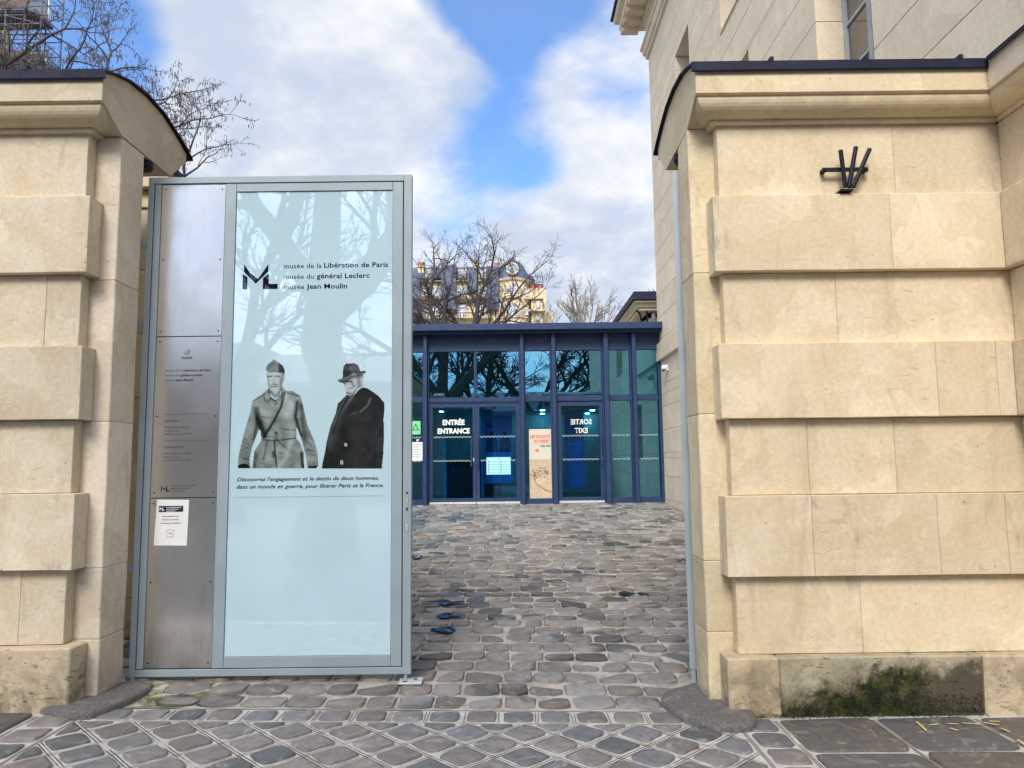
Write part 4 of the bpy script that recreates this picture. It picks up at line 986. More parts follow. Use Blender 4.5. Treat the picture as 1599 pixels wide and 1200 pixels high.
box('door_head', ba, bb_, FYY-.045, FYY+.06, 2.967, 2.988, N_, pav)
d1 = door(ba+.004, mc_-.003, True, 736.5, pav); d2 = door(mc_+.003, bb_-.004, False, 746.5, pav)
part('lock', MB().box(mc_-.07, mc_-.045, FYY-.04, FYY-.031, fz(720), fz(715)), M['kick'], d1)
d3 = door(bays[4][0]+.004, bays[4][1]-.004, True, 938.5, pav)
part('lock', MB().box(bays[4][1]-.045, bays[4][1]-.022, FYY-.04, FYY-.031, fz(720), fz(715)), M['kick'], d3)
for i in (1, 5, 6): wave(bays[i][0]+.03, bays[i][1]-.03, zw1, FYY+.012, pav); wave(bays[i][0]+.03, bays[i][1]-.03, zw2, FYY+.012, pav)
def ftext(s, px0, px1, pyb, hpx, mat, par, Y=FYY-.012, **k):
    p = at(px0, pyb, FYY); q = at(px1, pyb, FYY); return text('lettering', s, p.x, p.z, q.x-p.x, hpx*FYY/1150, Y, mat, par, **k)
ftext('ENTRÉE', 691.3, 725.5, 664, 8, M['whiteink'], d1, bold=.035); ftext('ENTRANCE', 683.5, 733.5, 677.5, 8, M['whiteink'], d1, bold=.035)
ftext('SORTIE', 891, 924, 663, 8, M['tealink'], d3, bold=.022, mirror=True, Y=FYY-.006); ftext('EXIT', 897.5, 917.5, 676.5, 8, M['tealink'], d3, bold=.022, mirror=True, Y=FYY-.006)
# interior
box('interior_floor', XL, 3.40, FYY+.09, FYY+5.9, gl-.20, gl-.0, M['interiorfloor'], pav)
box('interior_back_wall', XL, 3.40, FYY+5.7, FYY+5.9, gl+.01, 4.44, M['interior'], pav)
box('interior_ceiling', XL, 3.40, FYY+.12, FYY+5.69, 3.05, 3.14, M['ceiling'], pav)
box('side_wall', XL, XL+.1, FYY+.13, FYY+5.68, gl+.01, 3.04, M['interior'], pav); box('side_wall', 3.28, 3.40, FYY+.13, FYY+5.68, gl+.01, 3.04, M['interior'], pav)
px_ = fx(695)*1.06; box('post', px_-.035, px_+.035, FYY+1.0, FYY+1.07, gl+.01, 3.04, M['post'], pav)
px_ = fx(752.5)*1.03; box('post', px_-.03, px_+.03, FYY+.7, FYY+.76, gl+.01, 3.04, M['post'], pav)
lm = bpy.data.materials.new('ceiling_spot'); lm.use_nodes = True; lm.node_tree.nodes.clear(); q_ = NT(lm.node_tree); e_ = q_.node('ShaderNodeEmission', ins={0: (1, .93, .8, 1), 1: 45.0}); o_ = q_.node('ShaderNodeOutputMaterial'); q_.l.new(e_.outputs[0], o_.inputs[0])
for px, py in ((690, 643), (770, 642), (776, 647), (847, 641), (847, 646.5), (925, 641), (917, 646)):
    p = at(px, py, FYY); d = (p-Vector((0, 0, EYE))); k = (3.045-EYE)/d.z; c = Vector((0, 0, EYE))+d*k
    if FYY+.3 < c.y < FYY+5.5: part('ceiling_spotlight', MB().box(c.x-.06, c.x+.06, c.y-.05, c.y+.05, 3.035, 3.049), lm, pav)
# blue banner boards inside
def board(lbl, pxa, pxb, pya, pyb, dy, mat):
    a, b = at(pxa, pya, FYY), at(pxb, pyb, FYY); k = (FYY+dy)/FYY
    t_ = thing('display_board', ((a.x+b.x)/2*k, FYY+dy, gl), lbl, 'display board')
    z1 = min(3.02, EYE+(a.z-EYE)*k); z0 = max(gl+.02, EYE+(b.z-EYE)*k)
    part('panel', MB().box(a.x*k, b.x*k, FYY+dy, FYY+dy+.04, z0, z1), mat, t_)
    part('stand', MB().box(a.x*k+.05, b.x*k-.05, FYY+dy-.1, FYY+dy-.002, gl+.001, gl+.02), M['iron'], t_); return t_, a.x*k, b.x*k, z0, z1, FYY+dy-.004
t_, xa, xb, z0, z1, yy = board('tall blue display board with two dark figures behind the right entrance door', 755, 801, 641, 755, .9, M['blueboard'])
mlogo(xa+.06, z1-.42, .18, .13, yy, M['ink'], t_)
for k_, s_ in enumerate(('musée de la Libération de Paris', 'musée du général Leclerc', 'musée Jean Moulin')): text('lettering', s_, xa+.28, z1-.33-.06*k_, (.40, .32, .25)[k_], .030, yy, M['ink'], t_)
mb = MB(); wv = xb-xa
for cx in (.28, .74):
    P = [(-.17, 0), (-.15, .30), (-.10, .42), (-.04, .45), (-.05, .50), (-.04, .57), (.0, .60), (.045, .57), (.05, .50), (.04, .45), (.11, .42), (.16, .30), (.17, 0)]
    mb.prism([(xa+cx*wv+x*.9, z0+.75+z*.85) for x, z in P], lambda x, z: (x, yy, z), lambda x, z: (x, yy+.002, z))
part('printed_figure', mb, simple('blue_shadow_ink', (.02, .07, .16), .6), t_, fix=True)
t_, xa, xb, z0, z1, yy = board('plain blue display board with a pale label behind the exit door', 881, 914, 641, 762, 1.0, simple('deep_blue_fabric', (.08, .32, .68), .7))
part('label_sheet', MB().box(xa+.08, xb-.08, yy-.002, yy, z0+1.05, z0+1.28), simple('pale_blue_sheet', (.35, .55, .80), .6), t_)
for k_ in range(3): part('rule_line', MB().box(xa+.12, xb-.14, yy-.005, yy-.003, z0+1.10+.05*k_, z0+1.115+.05*k_), M['ink'], t_)
rc = thing('reception_desk', (-1.1, FYY+4.2, gl), 'dark reception desk deep inside the pavilion behind the entrance door', 'desk')
part('counter', MB().box(-1.9, -.35, FYY+4.0, FYY+4.6, gl+.01, gl+1.05), M['interiorfloor'], rc); part('worktop', MB().box(-1.95, -.30, FYY+3.95, FYY+4.65, gl+1.052, gl+1.09), M['post'], rc)
text('lettering', 'ACCUEIL', -1.75, gl+.70, .75, .12, FYY+3.996, M['interior'], rc)
# notices on the glass
nt_ = thing('notice_sheets', (fx(778), FYY-.02, fz(741)), 'pair of printed sheets, pale blue from painted glass tint, taped to the right entrance door glass', 'notice')
for a_, b_ in ((759.5, 778.3), (778.7, 797)):
    s_ = part('sheet', MB().box(fx(a_), fx(b_), FYY-.010, FYY-.008, fz(741), fz(714)), simple('glass_tint_paper', (.33, .70, .72), .7, 0, .03), nt_)  # tint of light through the door glass is put into the paper colour
    for k in range(5):
        zz_ = fz(721+4*k); mb = MB().box(fx(a_+2.5), fx(a_+4.3), FYY-.012, FYY-.0105, zz_-.016, zz_+.010); part('icon', mb, M['ink'], nt_); part('rule_line', MB().box(fx(a_+6), fx(b_-3), FYY-.012, FYY-.0105, zz_-.008, zz_-.002), simple('blue_ink', (.08, .25, .32), .6) if k == 0 and a_ < 760 else bpy.data.materials['blue_ink'], nt_)
gs = thing('evacuation_sign', (fx(650), FYY, fz(677)), 'green warning triangle sign inside the left side window by the gate', 'sign')
part('plate', MB().box(fx(642), fx(656.5), FYY+.005, FYY+.012, fz(677), fz(656)), M['greensign'], gs)
c_ = fx(649); part('triangle', MB().prism([(c_-.075, fz(670.5)), (c_+.075, fz(670.5)), (c_, fz(659.5))], lambda x, z: (x, FYY+.002, z), lambda x, z: (x, FYY+.004, z)), M['ink'], gs, fix=True)
part('triangle_field', MB().prism([(c_-.048, fz(669.5)), (c_+.048, fz(669.5)), (c_, fz(662.3))], lambda x, z: (x, FYY-.001, z), lambda x, z: (x, FYY+.001, z)), M['greensign'], gs, fix=True)
wn = thing('paper_notice', (fx(652), FYY, fz(718)), 'white printed notice on the left side window below the green sign', 'notice')
part('sheet', MB().box(fx(642.5), fx(661), FYY+.002, FYY+.012, fz(718), fz(689)), M['paper'], wn)
for k in range(9): part('rule_line', MB().box(fx(644.5), fx(658.5-(k % 3)*2), FYY-.001, FYY+.001, fz(692.5+2.6*k)-.008, fz(692.5+2.6*k)), M['inkgrey'], wn)
text('lettering', 'P', fx(650.5), fz(688), .06, .05, FYY+.0, M['whiteink'], wn, bold=.03)
# desert exhibition poster
ep = thing('exhibition_poster', (fx(843.5), FYY-.02, fz(779)), 'tall sand coloured exhibition poster with orange title standing behind the narrow centre window', 'poster')
x0, x1, z0, z1 = fx(826.3), fx(861), fz(779), fz(671)
part('board', MB().box(x0, x1, FYY-.004, FYY+.014, z0, z1), M['paper'], ep)
X, Y = np.meshgrid(np.linspace(0, 1, 90), np.linspace(0, 1, 260)); nz = .5*vnoise(X*90, Y*260, 14, 21)+.3*vnoise(X*90, Y*260, 5, 22)+.2*vnoise(X*90, Y*260, 2.2, 23)
rgb = np.zeros(X.shape+(3,)); top = np.array([.58, .56, .47]); sand = np.array([.52, .41, .28]); hor = 1-.445
v_ = np.clip((Y-.40)/.1, 0, 1)[..., None]; rgb[:] = top; low = (Y < .56); rgb[low] = sand*(.75+.5*nz[low][:, None])
rgb[low & (Y > .545)] = np.array([.45, .41, .34])
rq = np.random.RandomState(3); dots = np.zeros(X.shape)
path = [(18, 78), (22, 60), (34, 46), (50, 36), (66, 28), (86, 22)]
for (ax_, ay_), (bx_, by_) in zip(path[:-1], path[1:]):
    for k in range(3):
        t = (k+rq.rand())/3; cx_, cy_ = ax_+(bx_-ax_)*t, ay_+(by_-ay_)*t
        dots = np.maximum(dots, np.exp(-(((X*90-cx_)/4.6)**2+((Y*247-cy_)/3.6)**2)))
for k in range(60):
    cx_, cy_ = rq.rand()*90, 86+rq.randn()*11; sz = 1.5+3.5*rq.rand()
    dots = np.maximum(dots, (.7+.3*rq.rand())*np.exp(-(((X*90-cx_)/(sz*1.3))**2+((Y*247-cy_)/(sz*.8))**2)))
dots = np.maximum(dots, np.exp(-(((X*90-70)/9)**2+((Y*247-92)/9)**2)))
sc = dots; dk = (sc*(.45+vnoise(X*90, Y*260, 2.0, 31)) > .55); rgb[dk & low] = np.array([.085, .065, .06])
dk2 = (sc*(.35+vnoise(X*90, Y*260, 2.4, 33)) > .80) & low; rgb[dk2] = np.array([.34, .26, .21])
dk3 = (nz > .80) & low & (Y < .2); rgb[dk3] = np.array([.2, .15, .1])
sheet_print('printed_scene', X, Y, np.ones(X.shape, bool), rgb, lambda x, y: (x0+(x1-x0)*x, FYY-.0065, z0+(z1-z0)*y), M['printflat'], ep)
w_ = x1-x0
def ptext(s, a, b, zb, h, mat, bold=0): text('lettering', s, x0+a*w_, z0+(z1-z0)*zb, (b-a)*w_, h*(z1-z0), FYY-.0085, mat, ep, bold=bold)
ptext('LES SOLDATS', .06, .94, .872, .042, M['orange'], .035); ptext('DU DESERT', .22, .94, .806, .042, M['orange'], .035); ptext('LA 2E DB ET LES FRANCAIS LIBRES', .22, .96, .780, .010, M['inkgrey']); ptext('1940-1943', .50, .96, .742, .022, M['ink'], .05)
part('arrow', MB().prism([(x0+.22*w_, z0+.69*(z1-z0)), (x0+.42*w_, z0+.665*(z1-z0)), (x0+.42*w_, z0+.715*(z1-z0))], lambda x, z: (x, FYY-.0085, z), lambda x, z: (x, FYY-.0070, z)), M['orange'], ep, fix=True)

# ================================================================ COURTYARD SIDE WALL (left) and hidden left wing
sw = thing('stone_wall', (-3.6, 9, .2), 'cream courtyard wall with curved zinc coping seen in the slit beside the gate hinges', 'wall')
for k in range(7): stone_block(-3.65, -3.10-.04*(k % 2), 6.30, 8.9, -.05+.56*k, .508+.56*k, M['lime'], sw); stone_block(-3.65, -3.10-.04*(k % 2), 8.903, 12.0, -.05+.56*k, .508+.56*k, M['lime'], sw)
part('cavetto_moulding', MB().prism([(-3.10, 3.871), (-3.02, 3.95), (-2.98, 4.02), (-3.65, 4.02), (-3.65, 3.871)], lambda x, z: (x, 6.28, z), lambda x, z: (x, 12, z)), M['cornice'], sw, fix=True)
part('coping_head', MB().prism([(-2.98, 4.03), (-2.98, 4.20), (-3.2, 4.26), (-3.65, 4.30), (-3.65, 4.03)], lambda x, z: (x, 6.2, z), lambda x, z: (x, 12, z)), M['cornice'], sw, fix=True)
part('zinc_sheet', MB().prism([(-2.95, 4.17), (-2.95, 4.22), (-3.2, 4.28), (-3.65, 4.32), (-3.66, 4.303), (-3.2, 4.265), (-2.975, 4.205)], lambda x, z: (x, 6.15, z), lambda x, z: (x, 12, z)), M['zinc'], sw, fix=True)

# ================================================================ REAR BUILDING (hipped zinc roof over the pavilion)
rbld = thing('rear_building', (5.5, 27, 0), 'low cream building with dark zinc eaves and pipes above the pavilion roof', 'building')
EX, EY = at(988, 455, 24.0).x, 24.0; ez = at(988, 455, 24).z
def rwrap(prof, name, mat):
    mb = MB(); rings = []
    for d, z in prof: rings.append([(EX+d, 50, z), (EX+d, EY+d, z), (12, EY+d, z)])
    loft(mb, rings); return part(name, mb, mat, rbld, fix=True)
rwrap([(.02, ez-.30), (-.02, ez-.28), (.04, ez), (1.2, ez+.25), (4, ez+.9)], 'zinc_roof', M['zinc'])
rwrap([(.06, ez-.30), (.06, ez-.36), (.16, ez-.42), (.20, ez-.50), (.26, ez-.50), (.26, ez-.60), (.30, ez-.62), (.56, ez-.64), (.56, ez-.80)], 'cornice', M['ashlar2'])
part('wall', MB().box(EX+.56, 12, EY+.56, 50, 0, ez-.62), M['ashlar2'], rbld)
mb = MB(); z = ez-1.0
while z > 4.4: mb.box(EX+.552, 12, EY+.553, EY+.556, z, z+.02); z -= .42
part('joint_line', mb, M['mortar'], rbld)
P1 = at(1020, 480, EY+.4); part('downpipe', MB().tube([(P1.x, EY+.42, ez-.55), (P1.x, EY+.42, 3)], .075, 12), simple('grey_pipe', (.16, .16, .18), .5), rbld, smooth=True)
P2 = at(1009, 480, EY+.4); part('swan_neck_pipe', MB().tube([(P2.x, EY+.3, ez-.55), (P2.x, EY+.35, ez-.8), (P2.x+.02, EY+.45, ez-1.1), (P2.x+.02, EY+.45, ez-1.25)], .035, 8), M['iron'], rbld)
P3 = at(997, 484, EY+.4); part('swan_neck_pipe', MB().tube([(P3.x-.12, EY+.2, ez-.62), (P3.x+.02, EY+.35, ez-.66), (P3.x+.10, EY+.45, ez-.9), (P3.x+.10, EY+.45, ez-1.4)], .035, 8), M['iron'], rbld)
part('roof_light', MB().lathe((at(1028, 452, EY).x, EY+.25, ez-.02), [(0, .0), (.1, .0), (.1, -.2), (0, -.22)], 10), M['iron'], rbld)

# ================================================================ APARTMENT BLOCK far behind
HY = 70.0; hb = thing('apartment_building', (at(750, 600, HY).x, HY, 0), 'ornate cream apartment block with slate mansard, chimneys and domed corner turret', 'building')
H = lambda px, py, Y=HY: at(px, py, Y)
def hbox(name, pa, pb, qa, qb, y0, y1, mat, par=None, b=0):
    a, c = H(pa, qb, HY), H(pb, qa, HY); return box(name, a.x, c.x, y0, y1, a.z, c.z, mat, par or hb, b)
hcol = stone('far_facade_stone', (.66, .55, .38), (.55, .44, .29), .5, rough_bump=.1, pits=0)
hbox('wall', 560, 772, 437, 760, HY+1.0, HY+8, hcol)
hbox('cornice', 558, 772, 435, 438.5, HY+.6, HY+8, hcol)
a = H(560, 436, HY+1); c = H(772, 408, HY+1)
part('mansard_roof', MB().prism([(HY+1.0, a.z), (HY+2.0, c.z-.3), (HY+5, c.z+.2), (HY+8, a.z)], lambda y, z: (a.x, y, z), lambda y, z: (c.x+.6, y, z)), M['slate'], hb, fix=True)
for pa, pb, q0, q1 in ((688, 711, 412, 482), (729, 744, 418, 455), (760, 778, 414, 482), (640, 655, 430, 500)): hbox('slate_bay', pa, pb, q0, q1, HY+.35, HY+2.5, M['slate'])
def hwin(pa, pb, q0, q1, y, arch=False):
    w = hbox('window', pa-1.2, pb+1.2, q0-1.6, q1+1, y-.10, y, hcol)
    a, c = H(pa, q1), H(pb, q0); s_ = part('pane', MB().box(a.x, c.x, y-.16, y-.11, a.z, c.z), M['farglass'], w)
    mx_ = (a.x+c.x)/2; part('window_bars', MB().box(mx_-.05, mx_+.05, y-.20, y-.165, a.z, c.z).box(a.x, c.x, y-.2, y-.165, (a.z+2*c.z)/3-.04, (a.z+2*c.z)/3+.04), M['white'], w)
for pa, pb in ((660, 668), (674, 683), (714, 727), (747, 757)):
    hwin(pa, pb, 446, 460, HY+1.0); hwin(pa, pb, 474, 493, HY+1.0); hwin(pa, pb, 505, 522, HY+1.0)
for pa, pb in ((664, 672), (698, 706), (716, 727), (748, 757)):
    hbox('dormer', pa-1.5, pb+1.5, 417, 433, HY+1.0, HY+3, hcol); hwin(pa+.5, pb-.5, 420, 431, HY+.95)
hbox('balcony', 560, 770, 464.5, 467, HY+.2, HY+1.0, hcol); hbox('balcony', 560, 770, 495, 498, HY+.1, HY+1.0, hcol)
mb = MB(); xx = H(560, 460).x
while xx < H(770, 460).x: mb.box(xx, xx+.05, HY+.2, HY+.25, H(700, 495).z, H(700, 489).z); xx += .28
mb.box(H(560, 489).x, H(770, 489).x, HY+.19, HY+.26, H(700, 489).z, H(700, 489).z+.07); part('balcony_railing', mb, M['iron'], hb)
def chimney(pa, pb, q0, q1, y0, y1, pots, par=hb):
    c_ = hbox('chimney', pa, pb, q0, q1, y0, y1, hcol, par); hbox('chimney_cap', pa-.8, pb+.8, q0-.8, q0+1, y0-.1, y1+.1, hcol, c_)
    a, b = H(pa, q0-.8), H(pb, q0-.8); 
    for k in range(pots): x = a.x+(b.x-a.x)*(k+.5)/pots; part('chimney_pot', MB().lathe((x, (y0+y1)/2, a.z), [(.14, 0), (.11, .5), (.14, .55), (0, .55)], 8), M['terracotta'] if k % 3 != 2 else M['slate'], c_)
chimney(738, 746, 407, 441, HY+1.5, HY+3, 3); chimney(771, 779, 408, 430, HY+2, HY+4, 3); chimney(649, 659, 410, 436, HY+1.5, HY+3, 3); chimney(700, 706, 415, 430, HY+3, HY+4, 2)
# turret
tc = H(798.5, 440, HY); Rr = (H(828, 440).x-H(772, 440).x)/2; cx = (H(828, 440).x+H(772, 440).x)/2; cyy = HY+1.6
zz = lambda q: H(799, q).z
part('turret_wall', MB().lathe((cx, cyy, 0), [(Rr*.97, 0), (Rr*.97, zz(497)), (Rr*1.06, zz(496)), (Rr*1.06, zz(494)), (Rr*.98, zz(493)), (Rr*.98, zz(467)), (Rr*1.10, zz(466)), (Rr*1.10, zz(463.5)), (Rr*.93, zz(463)), (Rr*.90, zz(439)), (Rr*1.0, zz(437)), (Rr*1.03, zz(434)), (Rr*.9, zz(433))], 40), hcol, hb)
part('dome', MB().lathe((cx, cyy, 0), [(Rr*.97, zz(434)), (Rr*.90, zz(428)), (Rr*.82, zz(420)), (Rr*.70, zz(412)), (Rr*.50, zz(405)), (Rr*.26, zz(401.5)), (Rr*.18, zz(399)), (Rr*.12, zz(396.5)), (0, zz(395))], 36), M['slate'], hb, smooth=True)
oc = part('oculus', MB().lathe((H(800, 420).x, cyy-Rr*.86, zz(420.5)), [(0, -.12), (.44, -.12), (.44, -.30), (.62, -.30), (.62, .8)], 22, 'Y'), hcol, hb); part('pane', MB().lathe((H(800, 420).x, cyy-Rr*.86, zz(420.5)), [(0, -.15), (.43, -.14)], 20, 'Y'), M['farglass'], oc)
for pa, pb, q0, q1 in ((790.5, 808, 447, 459), (791, 808.5, 477, 494), (791, 808.5, 504, 520)): hwin(pa, pb, q0, q1, cyy-Rr*.96)
for pa, pb, q0, q1 in ((820.5, 824, 449, 461), (821, 825, 479, 491)): hwin(pa, pb, q0, q1, cyy-Rr*.66)
mb = MB(); A = H(782, 472); B_ = H(817, 472); cxx = (A.x+B_.x)/2; ww = (B_.x-A.x)/2; pts = []
for k in range(15): t = math.pi*k/14; pts.append((cxx-ww*math.cos(t), cyy-Rr*1.04, A.z+(zz(461)-A.z)*math.sin(t)))
mb.tube(pts, .12, 6); part('arched_pediment', mb, hcol, hb)
hbox('side_wing', 826, 853.5, 446, 760, HY+1.5, HY+8, hcol); hbox('side_wing', 853.5, 866, 478, 760, HY+3, HY+8, hcol)
chimney(828, 850, 445, 450, HY+1.6, HY+3, 6); hbox('side_turret', 834, 847, 466, 760, HY+.6, HY+1.6, hcol); hbox('side_balcony', 824, 851, 483, 486, HY-.1, HY+1.5, hcol); hbox('side_balcony', 824, 849, 464, 466, HY+.2, HY+1.5, hcol)
for q0 in (469, 489): hwin(838, 843, q0, q0+10, HY+.6)
part('turret_cone', MB().lathe((H(823, 430).x, HY+4, 0), [(.9, zz(432)), (.9, zz(424)), (.95, zz(423.5)), (.7, zz(417)), (.3, zz(413)), (0, zz(412))], 18), M['slate'], hb)
hbox('side_attic', 817, 827.5, 425, 436, HY+2.5, HY+6, hcol)

# ================================================================ TREES
def tree(loc, h_fork, r_base, limbs, seed, mat, label, name='bare_tree', trunk_lean=(0, 0), levels=4, spread=.62, limb_len=4, limb_r=.12, shrink=.68, kids=(5, 6, 6, 5), up=.25, twig_n=3, wob=.13, pods=False, cat='tree', droop=0, group=None, rmin=.004):
    rr = random.Random(seed); t_ = thing(name, loc, label, cat, group)
    L = Vector(loc); tm = MB(); bm_ = MB(); pm_ = MB()
    top = L+Vector((trunk_lean[0], trunk_lean[1], h_fork))
    pts = [L+(top-L)*k/6+Vector((rr.gauss(0, 1), rr.gauss(0, 1), 0))*r_base*.18*(k > 0) for k in range(7)]
    tm.tube(pts, [r_base*(1.35-.5*min(1, k/2)-.10*k/6) for k in range(7)], 14)
    cnt = [0]
    def branch(p, d, ln, r, lev, mbx):
        n = 6 if lev < 2 else (5 if lev < 3 else 3); P = [p.copy()]; RR = [r]; d = d.normalized(); kid_at = []
        for k in range(n):
            d = (d+Vector((rr.gauss(0, wob), rr.gauss(0, wob), rr.gauss(0, wob)*.8 + up*.16 - droop*.1*lev))).normalized()
            p = p+d*ln/n; P.append(p.copy()); RR.append(max(rmin, r*(1-.62*(k+1)/n))); kid_at.append((p.copy(), d.copy(), RR[-1], (k+1)/n))
        mbx.tube(P, RR, 7 if lev == 0 else (5 if lev < 2 else (4 if lev < 3 else 3)), cap=False)
        if pods and lev >= levels-1 and rr.random() < .75:
            for _ in range(rr.randint(1, 4)):
                q = P[-1]+Vector((rr.gauss(0, .04), rr.gauss(0, .04), 0)); l_ = rr.uniform(.03, .07); pm_.tube([q, q-Vector((0, 0, l_*.3)), q-Vector((0, 0, l_))], [.001, .006, .002], 3, False)
        if lev >= levels: return
        nk = kids[lev]
        for i in range(nk):
            q, dd, rk, f = kid_at[min(n-1, int(n*(.22+.78*(i+rr.random()*.7)/nk)))]
            ax = dd.orthogonal().normalized(); ax.rotate(Matrix.Rotation(rr.uniform(0, 6.28), 3, dd)); nd = (dd*(1-spread*.55)+ax*spread*rr.uniform(.6, 1.2)).normalized()
            branch(q, nd, ln*shrink*rr.uniform(.6, 1.1)*(1.1-.45*f), max(rmin, rk*.72), lev+1, bm_)
        branch(P[-1], d, ln*shrink*.8, RR[-1], lev+1, bm_)
    for (dx, dy, dz, ll, rf) in limbs: branch(top-Vector((0, 0, r_base*.3)), Vector((dx, dy, dz)), ll, r_base*rf, 0, tm)
    part('trunk', tm, mat, t_, smooth=True); part('branches', bm_, mat, t_, smooth=True)
    if pods: part('seed_pods', pm_, M['pod'], t_)
    return t_
# left, behind the wall, hung with seed pods
tree((-7.2, 9.8, .3), 4.4, .13, [(.45, -.1, 1, 2.7, .62), (.9, .05, .62, 2.6, .6), (-.25, .1, 1, 2.8, .6), (.70, -.25, .95, 2.6, .55), (.2, -.4, 1, 2.7, .5), (.98, .1, .22, 1.9, .42), (.95, .2, .42, 2.4, .5), (.55, .3, .9, 2.9, .55), (-.7, 0, .9, 2.4, .4), (.85, -.35, .8, 2.4, .5)], 77, M['barkdark'], 'bare tree hung with seed pods overhanging the left wall', levels=4, spread=.80, kids=(6, 5, 4, 3), shrink=.60, wob=.25, up=.02, pods=True, rmin=.0032, name='bare_tree')
# courtyard garden trees behind the pavilion
c1 = at(703, 505, 40); c2 = at(734, 505, 42)
tree((c1.x, 40, 0), c1.z-2.4, .32, [(-.25, 0, 1, 5.0, .7), (.2, .1, 1, 5.3, .7), (-.8, .1, .8, 4.4, .5), (.6, 0, .9, 4.8, .45), (-.9, 0, .35, 3.8, .4)], 5, M['barkdark'], 'large bare tree with thick trunk in front of the apartment block, left of two', levels=4, spread=.74, kids=(6, 5, 5, 3), shrink=.60, wob=.17, up=.25, rmin=.0065)
tree((c2.x, 42, 0), c2.z-1.6, .25, [(.3, 0, 1, 4.8, .75), (.85, .1, .72, 4.6, .55), (-.35, 0, 1, 4.2, .5), (.6, 0, 1, 4.8, .5)], 11, M['barkdark'], 'large bare tree beside the domed turret, right of two', levels=4, spread=.74, kids=(6, 5, 5, 3), shrink=.60, wob=.17, up=.25, rmin=.0065)
c3 = at(918, 505, 44)
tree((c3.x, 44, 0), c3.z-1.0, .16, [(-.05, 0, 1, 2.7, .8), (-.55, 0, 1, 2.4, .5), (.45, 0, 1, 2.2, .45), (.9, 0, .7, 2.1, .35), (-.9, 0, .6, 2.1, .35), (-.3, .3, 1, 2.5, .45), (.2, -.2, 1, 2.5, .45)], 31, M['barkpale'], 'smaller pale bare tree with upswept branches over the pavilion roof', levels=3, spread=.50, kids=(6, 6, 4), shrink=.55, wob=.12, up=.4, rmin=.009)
c4 = at(862, 520, 50)
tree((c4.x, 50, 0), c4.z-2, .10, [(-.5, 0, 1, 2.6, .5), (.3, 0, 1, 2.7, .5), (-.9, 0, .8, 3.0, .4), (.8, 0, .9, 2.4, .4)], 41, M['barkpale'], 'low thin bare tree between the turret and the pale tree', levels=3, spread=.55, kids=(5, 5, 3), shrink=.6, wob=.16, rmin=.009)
c5 = at(1026, 455, 27)
tree((c5.x, 27.5, 0), c5.z-.3, .03, [(-.5, 0, 1, .35, .7), (.3, 0, 1, .35, .6), (.9, 0, .8, .3, .5), (-.9, 0, .6, .3, .5)], 43, M['bark'], 'sprig of a small bare tree showing above the rear building roof', levels=2, spread=.6, kids=(4, 3), shrink=.6, rmin=.007)
# street trees behind the viewpoint: seen only in the gate glass and the pavilion panes
tree((-3.5, -3.3, -.1), 4.7, .50, [(-.95, 0, .95, 5, .50), (-.02, .1, 1, 6, .66), (.95, -.1, .95, 6, .66), (.3, -.7, 1, 5, .35)], 51, M['bark'], 'big street plane tree mirrored in the poster glass of the gate', 'plane_tree', levels=3, spread=.6, kids=(5, 6, 5), shrink=.62, wob=.12, rmin=.010)
for k, (x, y, s_, lb_) in enumerate(((1.6, -13, 61, 'bare plane tree across the street, straight opposite the glass doors'), (-8.5, -12, 62, 'leftmost bare plane tree across the street, opposite the left wall'), (-2.2, -14, 63, 'bare plane tree across the street, opposite the closed gate leaf'), (6.5, -12.5, 64, 'rightmost bare plane tree across the street, opposite the museum building'))):
    tree((x, y, -.1), 4.5, .34, [(-.6, 0, 1, 5, .55), (.5, .2, 1, 5.5, .6), (.1, -.4, 1, 5, .5), (.9, 0, .6, 4, .4), (-.9, .2, .6, 4, .4)], s_, M['bark'], lb_, 'plane_tree', levels=3, spread=.62, kids=(6, 7, 6), shrink=.62, rmin=.016, group='plane trees across the street')

# ================================================================ SCAFFOLDING top left
sc_ = thing('scaffolding', (-18.5, 25, 0), 'tall blue grey scaffolding tower behind the tree at the top left', 'scaffolding')
SX1 = at(63, 60, 25).x; SX0 = SX1-3.9; lv = [at(30, q, 25).z for q in (104, 80, 62, 38, 24, 2, -22, -46)]; lv = [0, 4, 8, 11] + sorted(lv)
mb = MB()
for x in (SX1, SX1-.62, SX1-1.3, SX1-2.3, SX0):
    for y in (25, 26.2): part('pole', MB().tube([(x, y, 0), (x, y, 19.5)], .03, 6), M['steelpole'], sc_)
for z in lv:
    for y in (25, 26.2): part('ledger', MB().tube([(SX0, y, z), (SX1, y, z)], .022, 5), M['steelpole'], sc_)
    mb.tube([(SX1, 25, z), (SX1, 26.2, z)], .022, 5)
for a, b in zip(lv[4:-1], lv[5:]): mb.tube([(SX1, 25, a), (SX1-1.3, 25, b)], .02, 5)
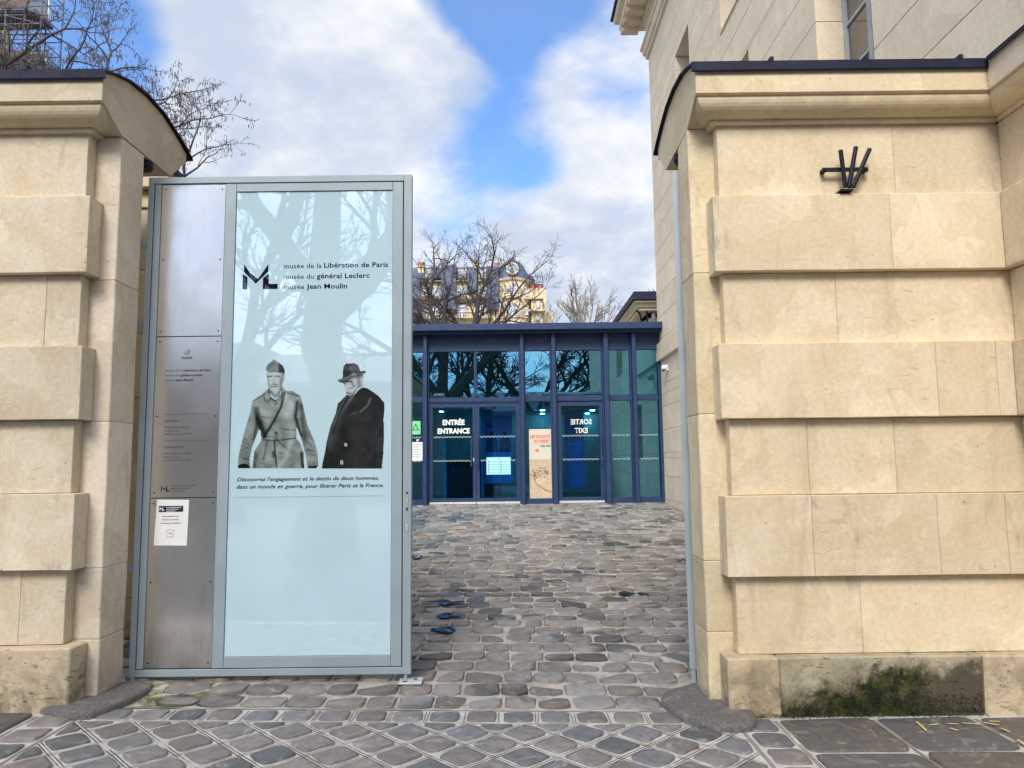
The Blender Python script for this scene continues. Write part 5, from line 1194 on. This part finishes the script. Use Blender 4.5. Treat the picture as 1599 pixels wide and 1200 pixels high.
part('brace', mb, M['steelpole'], sc_)
for q in (97, 18): z = at(30, q, 25).z; part('deck_board', MB().box(SX0, SX1-.3, 25.05, 26.15, z, z+.10).box(SX0, SX1-.5, 24.95, 25.0, z+.1, z+.42), M['timber'], sc_)
nb = thing('neighbouring_house', (-22, 29, 0), 'pale stone house behind the scaffolding at the upper left corner', 'building')
part('wall', MB().box(-28, at(6, 60, 27.5).x, 27.4, 27.9, 0, 22), hcol, nb)
for z in (13.2, 16.2, 19.2): w = part('window', MB().box(-18.9, -18.1, 27.30, 27.39, z, z+1.6), M['white'], nb); part('pane', MB().box(-18.8, -18.2, 27.26, 27.29, z+.08, z+1.5), M['winglass'], w)

# ================================================================ OPPOSITE SIDE OF THE STREET (mirrored in glass and steel)
def opposite(name, x0, x1, y, h, label, ztop=None, mat=None, cols=None):
    t_ = thing(name, ((x0+x1)/2, y, 0), label, 'building'); mat = mat or M['render_dark']
    part('wall', MB().box(x0, x1, y-10, y, -.5, h), mat, t_); part('cornice', MB().box(x0-.3, x1+.3, y-10, y+.35, h+.002, h+.35), mat, t_)
    part('roof', MB().prism([(y+.2, h+.36), (y-2.5, h+2.2), (y-8, h+2.2), (y-10, h+.36)], lambda a_, z: (x0, a_, z), lambda a_, z: (x1, a_, z)), M['slate'], t_, fix=True)
    n = int((x1-x0)/2.6); nf = int(h/3.2)
    for f_ in range(nf):
        for k in range(n):
            xx = x0+(x1-x0)*(k+.5)/n; w = part('window', MB().box(xx-.65, xx+.65, y+.002, y+.06, .9+3.2*f_, 2.9+3.2*f_), M['ashlar2'], t_); part('pane', MB().box(xx-.52, xx+.52, y+.062, y+.08, 1.0+3.2*f_, 2.8+3.2*f_), M['winglass'], w)
opposite('opposite_pavilion', -13, 14, -27, 5.4, 'low stone pavilion across the street, seen mirrored in the gate glass')
opposite('opposite_house', -40, -14.5, -28, 6.3, 'tall house across the street, left part of the row, seen mirrored')
opposite('opposite_house', 15.5, 42, -28, 14.5, 'tall house across the street, right part of the row, seen mirrored')
